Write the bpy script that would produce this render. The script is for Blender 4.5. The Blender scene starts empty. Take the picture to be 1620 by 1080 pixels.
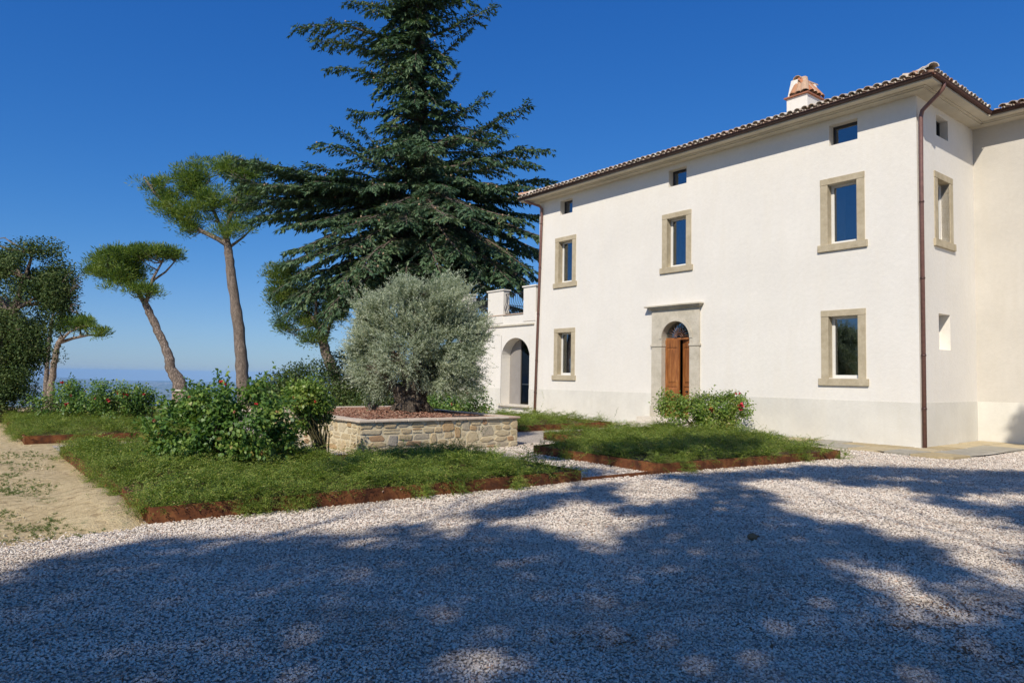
import bpy, math, random
import numpy as np
from math import sin, cos, pi, radians as R
from mathutils import Matrix, Vector
rng = np.random.default_rng(7)
random.seed(7)
sc = bpy.context.scene
col = sc.collection

# ---------------------------------------------------------------- camera, sky, sun, exposure
F_PX = 1095.8; PITCH = R(2.949); ROLL = R(0.9474); EYE = 1.6
cam_d = bpy.data.cameras.new('camera'); cam = bpy.data.objects.new('camera', cam_d); col.objects.link(cam)
cam_d.sensor_width = 36; cam_d.lens = 36 * F_PX / 1620; cam_d.clip_start = 0.05; cam_d.clip_end = 80000
cam.matrix_world = Matrix.Translation((0, 0, EYE)) @ Matrix.Rotation(R(90) + PITCH, 4, 'X') @ Matrix.Rotation(ROLL, 4, 'Z')
sc.camera = cam
SUN = np.array([-0.421, -1.082, 1.0]); SUN = SUN / np.linalg.norm(SUN)
SUN_EL = math.asin(SUN[2]); SUN_AZ = math.atan2(SUN[0], SUN[1])
world = bpy.data.worlds.new('World'); sc.world = world; world.use_nodes = True
wn = world.node_tree; wn.nodes.clear()
sky = wn.nodes.new('ShaderNodeTexSky'); sky.sky_type = 'NISHITA'; sky.sun_disc = False
sky.sun_elevation = SUN_EL; sky.sun_rotation = SUN_AZ
sky.altitude = 300; sky.air_density = 1.0; sky.dust_density = 0.3; sky.ozone_density = 3.0
hs = wn.nodes.new('ShaderNodeHueSaturation'); hs.inputs['Saturation'].default_value = 1.16; hs.inputs['Value'].default_value = 1.0
bg = wn.nodes.new('ShaderNodeBackground'); bg.inputs['Strength'].default_value = 0.12
wo = wn.nodes.new('ShaderNodeOutputWorld')
# deep, slightly polarised late-summer blue: one contrast curve per channel over the whole sky
spl = wn.nodes.new('ShaderNodeSeparateColor'); cmb = wn.nodes.new('ShaderNodeCombineColor')
wn.links.new(sky.outputs[0], hs.inputs['Color']); wn.links.new(hs.outputs[0], spl.inputs[0])
for i_, (p_, a_) in enumerate(((1.46, .471), (.82, .473), (.537, .763))):
    pw = wn.nodes.new('ShaderNodeMath'); pw.operation = 'POWER'; wn.links.new(spl.outputs[i_], pw.inputs[0]); pw.inputs[1].default_value = p_
    ml = wn.nodes.new('ShaderNodeMath'); ml.operation = 'MULTIPLY'; wn.links.new(pw.outputs[0], ml.inputs[0]); ml.inputs[1].default_value = a_ * .12 ** (p_ - 1)
    if i_ == 0:
        mr = wn.nodes.new('ShaderNodeMapRange'); wn.links.new(spl.outputs[0], mr.inputs[0]); mr.inputs[1].default_value = .4 / .12; mr.inputs[2].default_value = .95 / .12; mr.inputs[3].default_value = 1.0; mr.inputs[4].default_value = .62
        m2 = wn.nodes.new('ShaderNodeMath'); m2.operation = 'MULTIPLY'; wn.links.new(ml.outputs[0], m2.inputs[0]); wn.links.new(mr.outputs[0], m2.inputs[1]); ml = m2
    wn.links.new(ml.outputs[0], cmb.inputs[i_])
mxs = wn.nodes.new('ShaderNodeMixRGB'); mxs.inputs[0].default_value = .14
wn.links.new(cmb.outputs[0], mxs.inputs[1]); wn.links.new(hs.outputs[0], mxs.inputs[2]); wn.links.new(mxs.outputs[0], bg.inputs[0]); wn.links.new(bg.outputs[0], wo.inputs[0])
sun_d = bpy.data.lights.new('sun', 'SUN'); sun_d.energy = 4.6; sun_d.angle = R(0.53); sun_d.color = (1.0, 0.93, 0.82)
sun = bpy.data.objects.new('sun', sun_d); col.objects.link(sun)
sun.rotation_euler = Vector(SUN).to_track_quat('Z', 'Y').to_euler(); sun.location = (-8, -20, 25)
sc.view_settings.view_transform = 'Standard'; sc.view_settings.look = 'None'
sc.view_settings.exposure = 0.0; sc.view_settings.gamma = 1.0; sc.view_settings.use_curve_mapping = False
sc.render.engine = 'CYCLES'
cy = sc.cycles
cy.max_bounces = 6; cy.diffuse_bounces = 3; cy.glossy_bounces = 3; cy.transmission_bounces = 4; cy.transparent_max_bounces = 8; cy.volume_bounces = 0
cy.use_denoising = True
cy.caustics_reflective = False; cy.caustics_refractive = False

# ---------------------------------------------------------------- the villa's frame: s along the front wall (to the left), m outward from it
YAW = R(51.815); HC = np.array([9.9954, 16.9707])
U = np.array([-cos(YAW), sin(YAW)]); NV = np.array([-sin(YAW), -cos(YAW)])
ROTZ = math.atan2(U[1], U[0])
def W(s, m, z=0.0):
    p = HC + U * s + NV * m
    return (float(p[0]), float(p[1]), z)
def ray(px, py):
    u2 = (px - 810) / F_PX; w2 = -(py - 540) / F_PX
    u = u2 * cos(ROLL) - w2 * sin(ROLL); w = u2 * sin(ROLL) + w2 * cos(ROLL)
    return np.array([u, cos(PITCH) - w * sin(PITCH), sin(PITCH) + w * cos(PITCH)])
def at(px, py, Y):
    r = ray(px, py); return np.array([0, 0, EYE]) + r * (Y / r[1])
def to_px(P):
    P = np.atleast_2d(P); x = P[:, 0]; y = P[:, 1]; h = P[:, 2] - EYE
    d = y * cos(PITCH) + h * sin(PITCH); up = -y * sin(PITCH) + h * cos(PITCH)
    d = np.where(d < .05, .05, d)
    u = x / d; w = up / d
    return 810 + F_PX * (u * cos(ROLL) + w * sin(ROLL)), 540 - F_PX * (-u * sin(ROLL) + w * cos(ROLL))
def to_house(P):
    d = np.atleast_2d(P)[:, :2] - HC
    return d @ U, d @ NV

# ---------------------------------------------------------------- helpers
def tag(o, label=None, cat=None, group=None, kind=None):
    if label: o['label'] = label
    if cat: o['category'] = cat
    if group: o['group'] = group
    if kind: o['kind'] = kind
    return o
def empty(name, loc, rz=0.0, label=None, cat=None, group=None):
    o = bpy.data.objects.new(name, None); col.objects.link(o); o.location = loc; o.rotation_euler = (0, 0, rz)
    o.empty_display_size = .2
    return tag(o, label, cat, group)
def link(name, me, parent=None, loc=None, rz=None):
    o = bpy.data.objects.new(name, me); col.objects.link(o)
    if parent: o.parent = parent
    if loc is not None: o.location = loc
    if rz is not None: o.rotation_euler = (0, 0, rz)
    return o
class MB:
    def __init__(self): self.v = []; self.f = []; self.sm = []
    def add(self, vs, fs, smooth=False):
        b = len(self.v); self.v += [tuple(map(float, p)) for p in vs]
        self.f += [tuple(i + b for i in f) for f in fs]; self.sm += [smooth] * len(fs)
        return self
    def box(self, x0, x1, y0, y1, z0, z1, M=None):
        vs = [(x, y, z) for z in (z0, z1) for y in (y0, y1) for x in (x0, x1)]
        if M is not None: vs = [tuple(M @ Vector(p)) for p in vs]
        return self.add(vs, [(0, 2, 3, 1), (4, 5, 7, 6), (0, 1, 5, 4), (2, 6, 7, 3), (0, 4, 6, 2), (1, 3, 7, 5)])
    def prism(self, poly, z0, z1, axis='z'):
        n = len(poly)
        def P(a, b, c):
            return (a, b, c) if axis == 'z' else ((a, c, b) if axis == 'y' else (c, a, b))
        vs = [P(a, b, z0) for a, b in poly] + [P(a, b, z1) for a, b in poly]
        fs = [tuple(range(n))[::-1], tuple(range(n, 2 * n))] + [(i, (i + 1) % n, n + (i + 1) % n, n + i) for i in range(n)]
        return self.add(vs, fs)
    def tube(self, pts, rad, n=8, cap=True, jit=0.0, smooth=True, flat=1.0):
        pts = [np.array(p, float) for p in pts]
        if not hasattr(rad, '__len__'): rad = [rad] * len(pts)
        vs = []; up0 = None
        for i, p in enumerate(pts):
            t = pts[min(i + 1, len(pts) - 1)] - pts[max(i - 1, 0)]; t = t / (np.linalg.norm(t) + 1e-9)
            if up0 is None:
                up0 = np.array([0, 0, 1.]) if abs(t[2]) < .9 else np.array([0, 1., 0])
            a = np.cross(t, up0); a /= np.linalg.norm(a) + 1e-9; b = np.cross(a, t); up0 = b
            for k in range(n):
                q = 2 * pi * k / n; r = rad[i] * (1 + (rng.uniform(-jit, jit) if jit else 0))
                vs.append(p + a * cos(q) * r + b * sin(q) * r * flat)
        fs = [(i * n + k, i * n + (k + 1) % n, (i + 1) * n + (k + 1) % n, (i + 1) * n + k) for i in range(len(pts) - 1) for k in range(n)]
        if cap: fs += [tuple(range(n))[::-1], tuple(range((len(pts) - 1) * n, len(pts) * n))]
        return self.add(vs, fs, smooth)
    def mesh(self, name, mat):
        me = bpy.data.meshes.new(name); me.from_pydata(self.v, [], self.f)
        me.polygons.foreach_set('use_smooth', self.sm); me.materials.append(mat); me.update(); return me
    def build(self, name, mat, parent=None, loc=None, rz=None, bevel=0.0):
        o = link(name, self.mesh(name, mat), parent, loc, rz)
        if bevel:
            b = o.modifiers.new('bevel', 'BEVEL'); b.width = bevel; b.segments = 2; b.limit_method = 'ANGLE'
        return o
def fast_mesh(name, V, nper, mat):
    """V: (k*nper,3) array of separate polygons of nper corners."""
    V = np.asarray(V, np.float32).reshape(-1, 3); nv = len(V); nf = nv // nper
    me = bpy.data.meshes.new(name); me.vertices.add(nv); me.vertices.foreach_set('co', V.ravel())
    me.loops.add(nv); me.loops.foreach_set('vertex_index', np.arange(nv, dtype=np.int32))
    me.polygons.add(nf); me.polygons.foreach_set('loop_start', np.arange(0, nv, nper, dtype=np.int32))
    me.polygons.foreach_set('loop_total', np.full(nf, nper, np.int32))
    me.materials.append(mat); me.update(); return me
def unit(v): return v / (np.linalg.norm(v, axis=-1, keepdims=True) + 1e-9)
def leaves(P, D, Nn, L, Wd, fold=0.0):
    """kite shaped leaves: base P, direction D, normal Nn, length L, width Wd -> quads"""
    D = unit(D); S = unit(np.cross(D, Nn)); L = np.reshape(L, (-1, 1)); Wd = np.reshape(Wd, (-1, 1))
    N2 = np.cross(S, D)
    a = P; b = P + D * L * .45 + S * Wd * .5 + N2 * L * fold; c = P + D * L; d = P + D * L * .45 - S * Wd * .5 + N2 * L * fold
    return np.stack([a, b, c, d], 1).reshape(-1, 3)
def fnoise(P, wl, seed=0, k=10):
    r_ = np.random.default_rng(seed); w_ = unit(r_.normal(size=(k, 3))) * (2 * pi / wl) * r_.uniform(.6, 1.5, (k, 1)); ph = r_.uniform(0, 6.28, k)
    return np.cos(np.asarray(P) @ w_.T + ph).sum(1) / math.sqrt(k / 2)
def ball(n): return rdir(n) * rng.random((n, 1)) ** (1 / 2.4)
def rdir(n): return unit(rng.normal(size=(n, 3)))

# ---------------------------------------------------------------- materials
class NT:
    def __init__(self, name):
        self.m = bpy.data.materials.new(name); self.m.use_nodes = True; self.t = self.m.node_tree; self.t.nodes.clear()
        self.out = self.n('OutputMaterial'); self.b = None
    def n(self, typ, **k):
        nd = self.t.nodes.new('ShaderNode' + typ)
        for a, v in k.items():
            if hasattr(nd, a): setattr(nd, a, v)
        return nd
    def l(self, a, b): self.t.links.new(a, b); return self
    def coord(self, kind='Object'): return self.n('TexCoord').outputs[kind]
    def noise(self, scale, detail=4, rough=.6, vec=None, sc3=None):
        nd = self.n('TexNoise'); nd.inputs['Scale'].default_value = scale; nd.inputs['Detail'].default_value = detail; nd.inputs['Roughness'].default_value = rough
        v = vec or self.coord()
        if sc3:
            mp = self.n('Mapping'); mp.inputs['Scale'].default_value = sc3; self.l(v, mp.inputs[0]); v = mp.outputs[0]
        self.l(v, nd.inputs['Vector']); return nd.outputs[0]
    def vor(self, scale, feature='F1', vec=None, sc3=None, out='Distance'):
        nd = self.n('TexVoronoi'); nd.feature = feature; nd.inputs['Scale'].default_value = scale
        v = vec or self.coord()
        if sc3:
            mp = self.n('Mapping'); mp.inputs['Scale'].default_value = sc3; self.l(v, mp.inputs[0]); v = mp.outputs[0]
        self.l(v, nd.inputs['Vector']); return nd.outputs[out]
    def ramp(self, fac, stops, interp='LINEAR'):
        r = self.n('ValToRGB'); r.color_ramp.interpolation = interp; e = r.color_ramp.elements
        while len(e) < len(stops): e.new(.5)
        for i, (p, c) in enumerate(stops): e[i].position = p; e[i].color = (*c, 1) if len(c) == 3 else c
        self.l(fac, r.inputs[0]); return r.outputs[0]
    def mix(self, fac, a, b, mode='MIX'):
        m = self.n('MixRGB'); m.blend_type = mode
        for s, v in ((m.inputs[0], fac), (m.inputs[1], a), (m.inputs[2], b)):
            if isinstance(v, (int, float)): s.default_value = v
            elif isinstance(v, tuple): s.default_value = (*v, 1)
            else: self.l(v, s)
        return m.outputs[0]
    def math(self, op, a, b=0.0):
        m = self.n('Math'); m.operation = op
        for s, v in ((m.inputs[0], a), (m.inputs[1], b)):
            if isinstance(v, (int, float)): s.default_value = v
            else: self.l(v, s)
        return m.outputs[0]
    def bump(self, h, strength=.3, dist=.01, normal=None):
        b = self.n('Bump'); b.inputs['Strength'].default_value = strength; b.inputs['Distance'].default_value = dist
        self.l(h, b.inputs['Height'])
        if normal: self.l(normal, b.inputs['Normal'])
        return b.outputs[0]
    def bsdf(self, color, rough=.8, spec=.3, normal=None, metal=0.0):
        b = self.n('BsdfPrincipled'); self.b = b
        for s, v in ((b.inputs['Base Color'], color), (b.inputs['Roughness'], rough)):
            if isinstance(v, (int, float)): s.default_value = v
            elif isinstance(v, tuple): s.default_value = (*v, 1)
            else: self.l(v, s)
        b.inputs['Specular IOR Level'].default_value = spec; b.inputs['Metallic'].default_value = metal
        if normal: self.l(normal, b.inputs['Normal'])
        self.l(b.outputs[0], self.out.inputs[0]); return self.m

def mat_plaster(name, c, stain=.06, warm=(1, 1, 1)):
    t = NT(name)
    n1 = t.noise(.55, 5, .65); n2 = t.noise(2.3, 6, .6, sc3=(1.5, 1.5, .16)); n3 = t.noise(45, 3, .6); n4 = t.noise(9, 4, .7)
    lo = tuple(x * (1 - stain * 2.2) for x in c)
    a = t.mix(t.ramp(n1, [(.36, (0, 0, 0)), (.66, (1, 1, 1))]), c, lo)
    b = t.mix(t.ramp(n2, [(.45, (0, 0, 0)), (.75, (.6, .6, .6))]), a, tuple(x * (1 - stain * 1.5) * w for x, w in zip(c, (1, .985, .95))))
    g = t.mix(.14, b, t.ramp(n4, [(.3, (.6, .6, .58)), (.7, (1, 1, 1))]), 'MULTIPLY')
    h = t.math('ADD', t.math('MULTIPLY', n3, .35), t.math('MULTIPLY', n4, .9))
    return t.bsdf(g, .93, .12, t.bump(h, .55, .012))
def mat_stone(name, c1, c2, sc=6.0, bump=.5):
    t = NT(name); n = t.noise(sc, 7, .65); n2 = t.noise(sc * 9, 3, .6); n3 = t.noise(sc * .3, 3, .5)
    a = t.ramp(t.math('ADD', t.math('MULTIPLY', n, .6), t.math('MULTIPLY', n3, .4)), [(.35, c1), (.62, c2)])
    pit = t.ramp(n2, [(.32, (.55, .55, .55)), (.45, (1, 1, 1))])
    return t.bsdf(t.mix(.5, a, pit, 'MULTIPLY'), .85, .2, t.bump(t.math('ADD', n, t.math('MULTIPLY', n2, .3)), bump, .01))
def mat_random(name, stops, rough=.85, bump=.6, sc=18, island=False, dirt=.5):
    t = NT(name)
    rnd = t.n('NewGeometry').outputs['Random Per Island'] if island else t.n('ObjectInfo').outputs['Random']
    a = t.ramp(rnd, stops, 'CONSTANT' if len(stops) > 4 else 'LINEAR'); n = t.noise(sc, 6, .65); n2 = t.noise(sc * .35, 3, .5)
    g = t.mix(dirt, a, t.ramp(n, [(.3, (.5, .47, .42)), (.65, (1.05, 1.03, 1))]), 'MULTIPLY')
    g = t.mix(dirt * .6, g, t.ramp(n2, [(.4, (1, 1, 1)), (.7, (.75, .7, .62))]), 'MULTIPLY')
    return t.bsdf(g, rough, .2, t.bump(n, bump, .015))
def mat_leaf(name, stops, transl=.35, rough=.5, spec=.3, tcol=None, sc=0.0, nscale=1.2):
    t = NT(name)
    rnd = t.n('NewGeometry').outputs['Random Per Island']
    big = t.noise(nscale, 3, .5)
    f = t.math('ADD', t.math('MULTIPLY', rnd, .62), t.math('MULTIPLY', t.math('SUBTRACT', big, .3), 1.0))
    c = t.ramp(f, stops)
    b = t.n('BsdfPrincipled'); t.l(c, b.inputs['Base Color']); b.inputs['Roughness'].default_value = rough; b.inputs['Specular IOR Level'].default_value = spec
    tr = t.n('BsdfTranslucent'); t.l(t.mix(1.0, c, tcol or (1.5, 1.6, .7), 'MULTIPLY'), tr.inputs[0])
    mx = t.n('MixShader'); mx.inputs[0].default_value = transl; t.l(b.outputs[0], mx.inputs[1]); t.l(tr.outputs[0], mx.inputs[2])
    t.l(mx.outputs[0], t.out.inputs[0]); return t.m
def mat_bark(name, c1, c2, sc=9):
    t = NT(name); n = t.noise(sc, 6, .7, sc3=(1, 1, .4)); wv = t.noise(sc * .6, 4, .7)
    mp = t.n('VectorMath'); mp.operation = 'ADD'; sc_ = t.n('VectorMath'); sc_.operation = 'SCALE'; sc_.inputs['Scale'].default_value = .12
    nn_ = t.n('TexNoise'); nn_.inputs['Scale'].default_value = sc; t.l(t.coord(), nn_.inputs['Vector']); t.l(nn_.outputs['Color'], sc_.inputs[0]); t.l(t.coord(), mp.inputs[0]); t.l(sc_.outputs[0], mp.inputs[1])
    v = t.vor(sc * 2.1, 'DISTANCE_TO_EDGE', vec=mp.outputs[0], sc3=(1, 1, .42))
    e = t.ramp(v, [(.0, (.25, .25, .25)), (.13, (1, 1, 1))])
    c = t.ramp(n, [(.3, c1), (.68, c2)])
    c = t.mix(.6, c, e, 'MULTIPLY')
    return t.bsdf(c, .9, .15, t.bump(t.math('ADD', e, n), .9, .04))
def mat_flat(name, c, rough=.6, spec=.4, metal=0.0, var=.2, sc=12):
    t = NT(name); n = t.noise(sc, 5, .6)
    a = t.mix(t.ramp(n, [(.35, (0, 0, 0)), (.7, (1, 1, 1))]), c, tuple(x * (1 - var) for x in c))
    return t.bsdf(a, rough, spec, t.bump(n, .12, .004), metal)

M = {}
M['plaster'] = mat_plaster('plaster', (.83, .785, .70), .03)
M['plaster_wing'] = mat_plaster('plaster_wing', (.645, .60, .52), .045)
M['plinth'] = mat_plaster('plinth', (.765, .73, .64), .07)
M['soffit'] = mat_plaster('soffit', (.66, .60, .48), .10)
M['pietra'] = mat_stone('pietra', (.40, .33, .215), (.54, .46, .32), 5)
M['pietra_grey'] = mat_stone('pietra_grey', (.47, .42, .32), (.62, .56, .45), 5)
M['gutter'] = mat_flat('gutter', (.115, .06, .048), .42, .5, .35, .3)
M['pipe'] = mat_flat('pipe', (.25, .13, .105), .42, .5, .25, .3)
M['white_frame'] = mat_flat('white_frame', (.74, .72, .66), .45, .4, 0, .08)
M['dark_frame'] = mat_flat('dark_frame', (.03, .028, .028), .4, .5, 0, .1)
M['iron'] = mat_flat('iron', (.025, .024, .028), .45, .5, .5, .2)
M['grey_panel'] = mat_flat('grey_panel', (.30, .275, .25), .7, .3, 0, .12, 3)
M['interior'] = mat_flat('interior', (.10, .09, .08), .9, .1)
M['fabric'] = mat_flat('fabric', (.42, .38, .30), .9, .1)
def mat_wood():
    t = NT('door_wood'); n = t.noise(3.2, 6, .6, sc3=(6, 6, .55)); n2 = t.noise(26, 4, .6, sc3=(3, 3, .15)); n3 = t.noise(2.2, 3, .5)
    c = t.ramp(n, [(.3, (.17, .058, .017)), (.52, (.35, .132, .038)), (.7, (.46, .20, .062))])
    c = t.mix(.35, c, t.ramp(n2, [(.35, (.45, .4, .35)), (.6, (1, 1, 1))]), 'MULTIPLY')
    c = t.mix(.3, c, t.ramp(n3, [(.35, (.7, .6, .5)), (.65, (1.1, 1.1, 1.1))]), 'MULTIPLY')
    return t.bsdf(c, .42, .4, t.bump(n2, .2, .003))
M['wood'] = mat_wood()
def mat_glass(name='window_glass', k=.6, o=.17):
    t = NT(name)
    lw = t.n('LayerWeight'); lw.inputs[0].default_value = .42
    gl = t.n('BsdfGlossy'); gl.inputs['Roughness'].default_value = .012; gl.inputs[0].default_value = (.86, .92, 1, 1)
    n = t.noise(1.4, 2, .4); t.l(t.bump(n, .05, .02), gl.inputs['Normal'])
    tr = t.n('BsdfTransparent'); tr.inputs[0].default_value = (.5, .53, .53, 1)
    mx = t.n('MixShader'); f = t.math('ADD', t.math('MULTIPLY', lw.outputs['Fresnel'], k), o)
    t.l(f, mx.inputs[0]); t.l(tr.outputs[0], mx.inputs[1]); t.l(gl.outputs[0], mx.inputs[2]); t.l(mx.outputs[0], t.out.inputs[0]); return t.m
M['glass'] = mat_glass(); M['glass_dark'] = mat_glass('terrace_glass', .22, .03)
tile_stops = [(0, (.70, .58, .46)), (.15, (.74, .67, .56)), (.3, (.66, .50, .39)), (.42, (.76, .70, .61)), (.56, (.62, .53, .44)), (.68, (.76, .68, .57)), (.86, (.60, .36, .24)), (.93, (.50, .43, .37))]
M['tile'] = mat_random('roof_tile', tile_stops, sc=14, bump=.4)
M['tile_mass'] = mat_random('roof_tile_mass', tile_stops, sc=14, bump=.4, island=True)
M['tile_orange'] = mat_random('tile_orange', [(0, (.50, .19, .09)), (.4, (.56, .30, .17)), (.8, (.58, .42, .30))], sc=14, bump=.3)
M['terracotta_band'] = mat_flat('terracotta_band', (.40, .17, .10), .8, .2)
rub = [(0, (.60, .48, .29)), (.16, (.56, .39, .21)), (.26, (.64, .53, .34)), (.40, (.52, .45, .33)), (.48, (.64, .53, .34)), (.62, (.54, .35, .20)), (.68, (.62, .49, .30)), (.82, (.47, .42, .34)), (.87, (.66, .56, .38)), (.97, (.50, .29, .19))]
M['rubble'] = mat_random('rubble', rub, sc=11, bump=.9, dirt=.55)
M['mortar'] = mat_stone('mortar', (.60, .50, .31), (.74, .64, .44), 14, .8)
M['coping'] = mat_random('coping', [(0, (.62, .50, .38)), (.5, (.66, .57, .45)), (1, (.58, .42, .31))], sc=9, bump=.5, dirt=.4)
M['flagstone'] = mat_random('flagstone', [(0, (.46, .37, .22)), (.25, (.52, .43, .27)), (.5, (.40, .37, .30)), (.75, (.55, .46, .30)), (1, (.44, .35, .21))], sc=6, bump=.4, dirt=.45, rough=.95)
def mat_corten():
    t = NT('corten'); n = t.noise(5, 6, .65); n2 = t.noise(40, 3, .6); n3 = t.noise(2.4, 4, .6, sc3=(1, 1, 3))
    c = t.ramp(n, [(.3, (.055, .025, .016)), (.5, (.15, .055, .022)), (.68, (.27, .11, .040))])
    c = t.mix(.35, c, t.ramp(n3, [(.35, (.5, .45, .45)), (.65, (1.15, 1.05, 1))]), 'MULTIPLY')
    return t.bsdf(c, .82, .2, t.bump(n2, .25, .004))
M['corten'] = mat_corten()
def mat_gravel_base():
    t = NT('gravel_base'); v = t.vor(46, 'F1'); vc = t.vor(46, 'F1', out='Color'); e = t.vor(46, 'DISTANCE_TO_EDGE')
    sep = t.n('SeparateColor'); t.l(vc, sep.inputs[0])
    c = t.ramp(sep.outputs[0], [(0, (.30, .26, .21)), (.3, (.50, .44, .36)), (.6, (.60, .53, .44)), (.85, (.42, .37, .32)), (1, (.64, .58, .48))])
    big = t.noise(.8, 5, .6)
    c = t.mix(.5, c, t.ramp(big, [(.3, (.78, .76, .74)), (.65, (1.04, 1.03, 1.02))]), 'MULTIPLY')
    c = t.mix(1.0, c, t.ramp(e, [(0, (.4, .37, .35)), (.1, (1, 1, 1))]), 'MULTIPLY')
    return t.bsdf(c, .9, .15, t.bump(v, -1.0, .012))
M['gravel_base'] = mat_gravel_base()
def mat_pebble(stops):
    t = NT('pebble'); a = t.ramp(t.n('ObjectInfo').outputs['Random'], stops); pos = t.n('NewGeometry').outputs['Position']
    n1 = t.noise(1.3, 5, .65, vec=pos, sc3=(.55, 1.9, 1)); n2 = t.noise(.5, 3, .6, vec=pos); n3 = t.noise(70, 3, .5, vec=pos)
    a = t.mix(.8, a, t.ramp(n1, [(.36, (.74, .72, .70)), (.54, (1, 1, 1))]), 'MULTIPLY'); a = t.mix(.5, a, t.ramp(n2, [(.35, (.82, .79, .75)), (.6, (1.02, 1.01, 1))]), 'MULTIPLY')
    a = t.mix(.4, a, t.ramp(n3, [(.35, (.7, .68, .66)), (.6, (1, 1, 1))]), 'MULTIPLY')
    return t.bsdf(a, .85, .2)
M['pebble'] = mat_pebble([(0, (.26, .22, .18)), (.06, (.50, .41, .33)), (.18, (.76, .66, .54)), (.4, (.88, .79, .66)), (.55, (.66, .58, .50)), (.72, (.80, .72, .61)), (.86, (.90, .84, .73)), (.97, (.50, .34, .25))])
M['pebble_old'] = mat_random('pebble', [(0, (.30, .26, .22)), (.06, (.62, .51, .41)), (.2, (.77, .67, .55)), (.45, (.85, .76, .64)), (.7, (.68, .61, .53)), (.85, (.88, .81, .70)), (.97, (.48, .33, .24))], sc=20, bump=.1, dirt=.15)
def mat_ground():
    t = NT('ground'); g = t.n('NewGeometry'); pos = g.outputs['Position']
    n1 = t.noise(1.1, 6, .65, vec=pos); n2 = t.noise(9, 5, .7, vec=pos); n3 = t.noise(60, 3, .6, vec=pos); n4 = t.noise(.45, 4, .6, vec=pos)
    dirt = t.ramp(n2, [(.3, (.30, .21, .11)), (.46, (.58, .45, .25)), (.6, (.68, .54, .31)), (.72, (.80, .66, .42))])
    dirt = t.mix(.4, dirt, t.ramp(n1, [(.35, (.72, .68, .6)), (.6, (1, 1, 1))]), 'MULTIPLY')
    gr = t.ramp(n2, [(.3, (.06, .085, .025)), (.7, (.16, .17, .06))])
    near = t.mix(t.ramp(t.math('ADD', t.math('MULTIPLY', n1, .6), t.math('MULTIPLY', n2, .4)), [(.57, (0, 0, 0)), (.66, (.8, .8, .8))]), dirt, gr)
    # far country: fields and woods
    vc = t.vor(.0022, 'F1', vec=pos, sc3=(1, 1.0, .1), out='Color'); sep = t.n('SeparateColor'); t.l(vc, sep.inputs[0])
    fld = t.ramp(sep.outputs[0], [(0, (.05, .075, .03)), (.35, (.07, .10, .04)), (.5, (.22, .20, .10)), (.75, (.30, .26, .15)), (.92, (.12, .14, .06))])
    nf = t.noise(.004, 8, .7, vec=pos)
    fld = t.mix(t.ramp(nf, [(.45, (0, 0, 0)), (.55, (1, 1, 1))]), fld, (.035, .055, .025))
    bl = t.vor(.02, 'F1', vec=pos, sc3=(1, 1, .1), out='Color'); sb = t.n('SeparateColor'); t.l(bl, sb.inputs[0])
    town = t.math('MULTIPLY', t.ramp(sb.outputs[1], [(.8, (0, 0, 0)), (.82, (1, 1, 1))]), t.ramp(t.noise(.0012, 3, .5, vec=pos), [(.52, (0, 0, 0)), (.6, (1, 1, 1))]))
    fld = t.mix(town, fld, (.6, .52, .45))
    ln = t.n('VectorMath'); ln.operation = 'LENGTH'; t.l(pos, ln.inputs[0])
    fac = t.n('MapRange'); t.l(ln.outputs['Value'], fac.inputs[0]); fac.inputs[1].default_value = 40; fac.inputs[2].default_value = 120
    mid = t.mix(t.ramp(n4, [(.4, (0, 0, 0)), (.6, (1, 1, 1))]), (.09, .11, .04), (.22, .19, .10))
    fac2 = t.n('MapRange'); t.l(ln.outputs['Value'], fac2.inputs[0]); fac2.inputs[1].default_value = 400; fac2.inputs[2].default_value = 1500
    c = t.mix(fac.outputs[0], near, mid); c = t.mix(fac2.outputs[0], c, fld)
    h = t.math('ADD', t.math('MULTIPLY', n2, 1.0), t.math('MULTIPLY', n3, .45))
    return t.bsdf(c, .95, .08, t.bump(h, .9, .05))
M['ground'] = mat_ground()
M['mulch_bed'] = mat_stone('mulch_bed', (.05, .026, .018), (.16, .085, .05), 30, 1)
M['mulch'] = mat_random('mulch', [(0, (.16, .07, .045)), (.4, (.30, .14, .09)), (.8, (.42, .24, .16)), (1, (.50, .36, .26))], sc=15, bump=.3, dirt=.3)
M['cedar'] = mat_leaf('cedar_needles', [(.15, (.026, .058, .030)), (.45, (.058, .112, .052)), (.75, (.12, .18, .085)), (.95, (.19, .235, .11))], .14, .55, .25, nscale=.5)
M['cedar_cone'] = mat_random('cedar_cone', [(0, (.34, .22, .12)), (1, (.46, .34, .22))], island=True)
M['pine'] = mat_leaf('pine_needles', [(.1, (.035, .08, .02)), (.4, (.095, .165, .03)), (.7, (.20, .275, .045)), (.97, (.30, .32, .07))], .3, .5, .3, nscale=1.5)
M['pine_dark'] = mat_leaf('pine_needles_shaded', [(.1, (.04, .085, .022)), (.5, (.11, .18, .034)), (.9, (.24, .27, .06))], .25, .5, .3, nscale=.9)  # darker needle copy: shade under the cedar boughs put into the colour
M['olive'] = mat_leaf('olive_leaf', [(.1, (.20, .24, .15)), (.4, (.33, .375, .25)), (.7, (.47, .51, .37)), (.95, (.60, .61, .47))], .26, .42, .45, (1.2, 1.3, .75), nscale=1.5)
M['oak'] = mat_leaf('oak_leaf', [(.1, (.022, .045, .013)), (.4, (.055, .095, .028)), (.7, (.11, .155, .045)), (.97, (.20, .21, .08))], .22, .6, .22, nscale=1.8)
M['shade_leaf'] = mat_leaf('shade_leaf', [(.1, (.05, .085, .02)), (.5, (.10, .14, .04)), (.97, (.20, .22, .07))], .45, .5, .3, (1.5, 1.5, 1.0), nscale=1.0)
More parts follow.
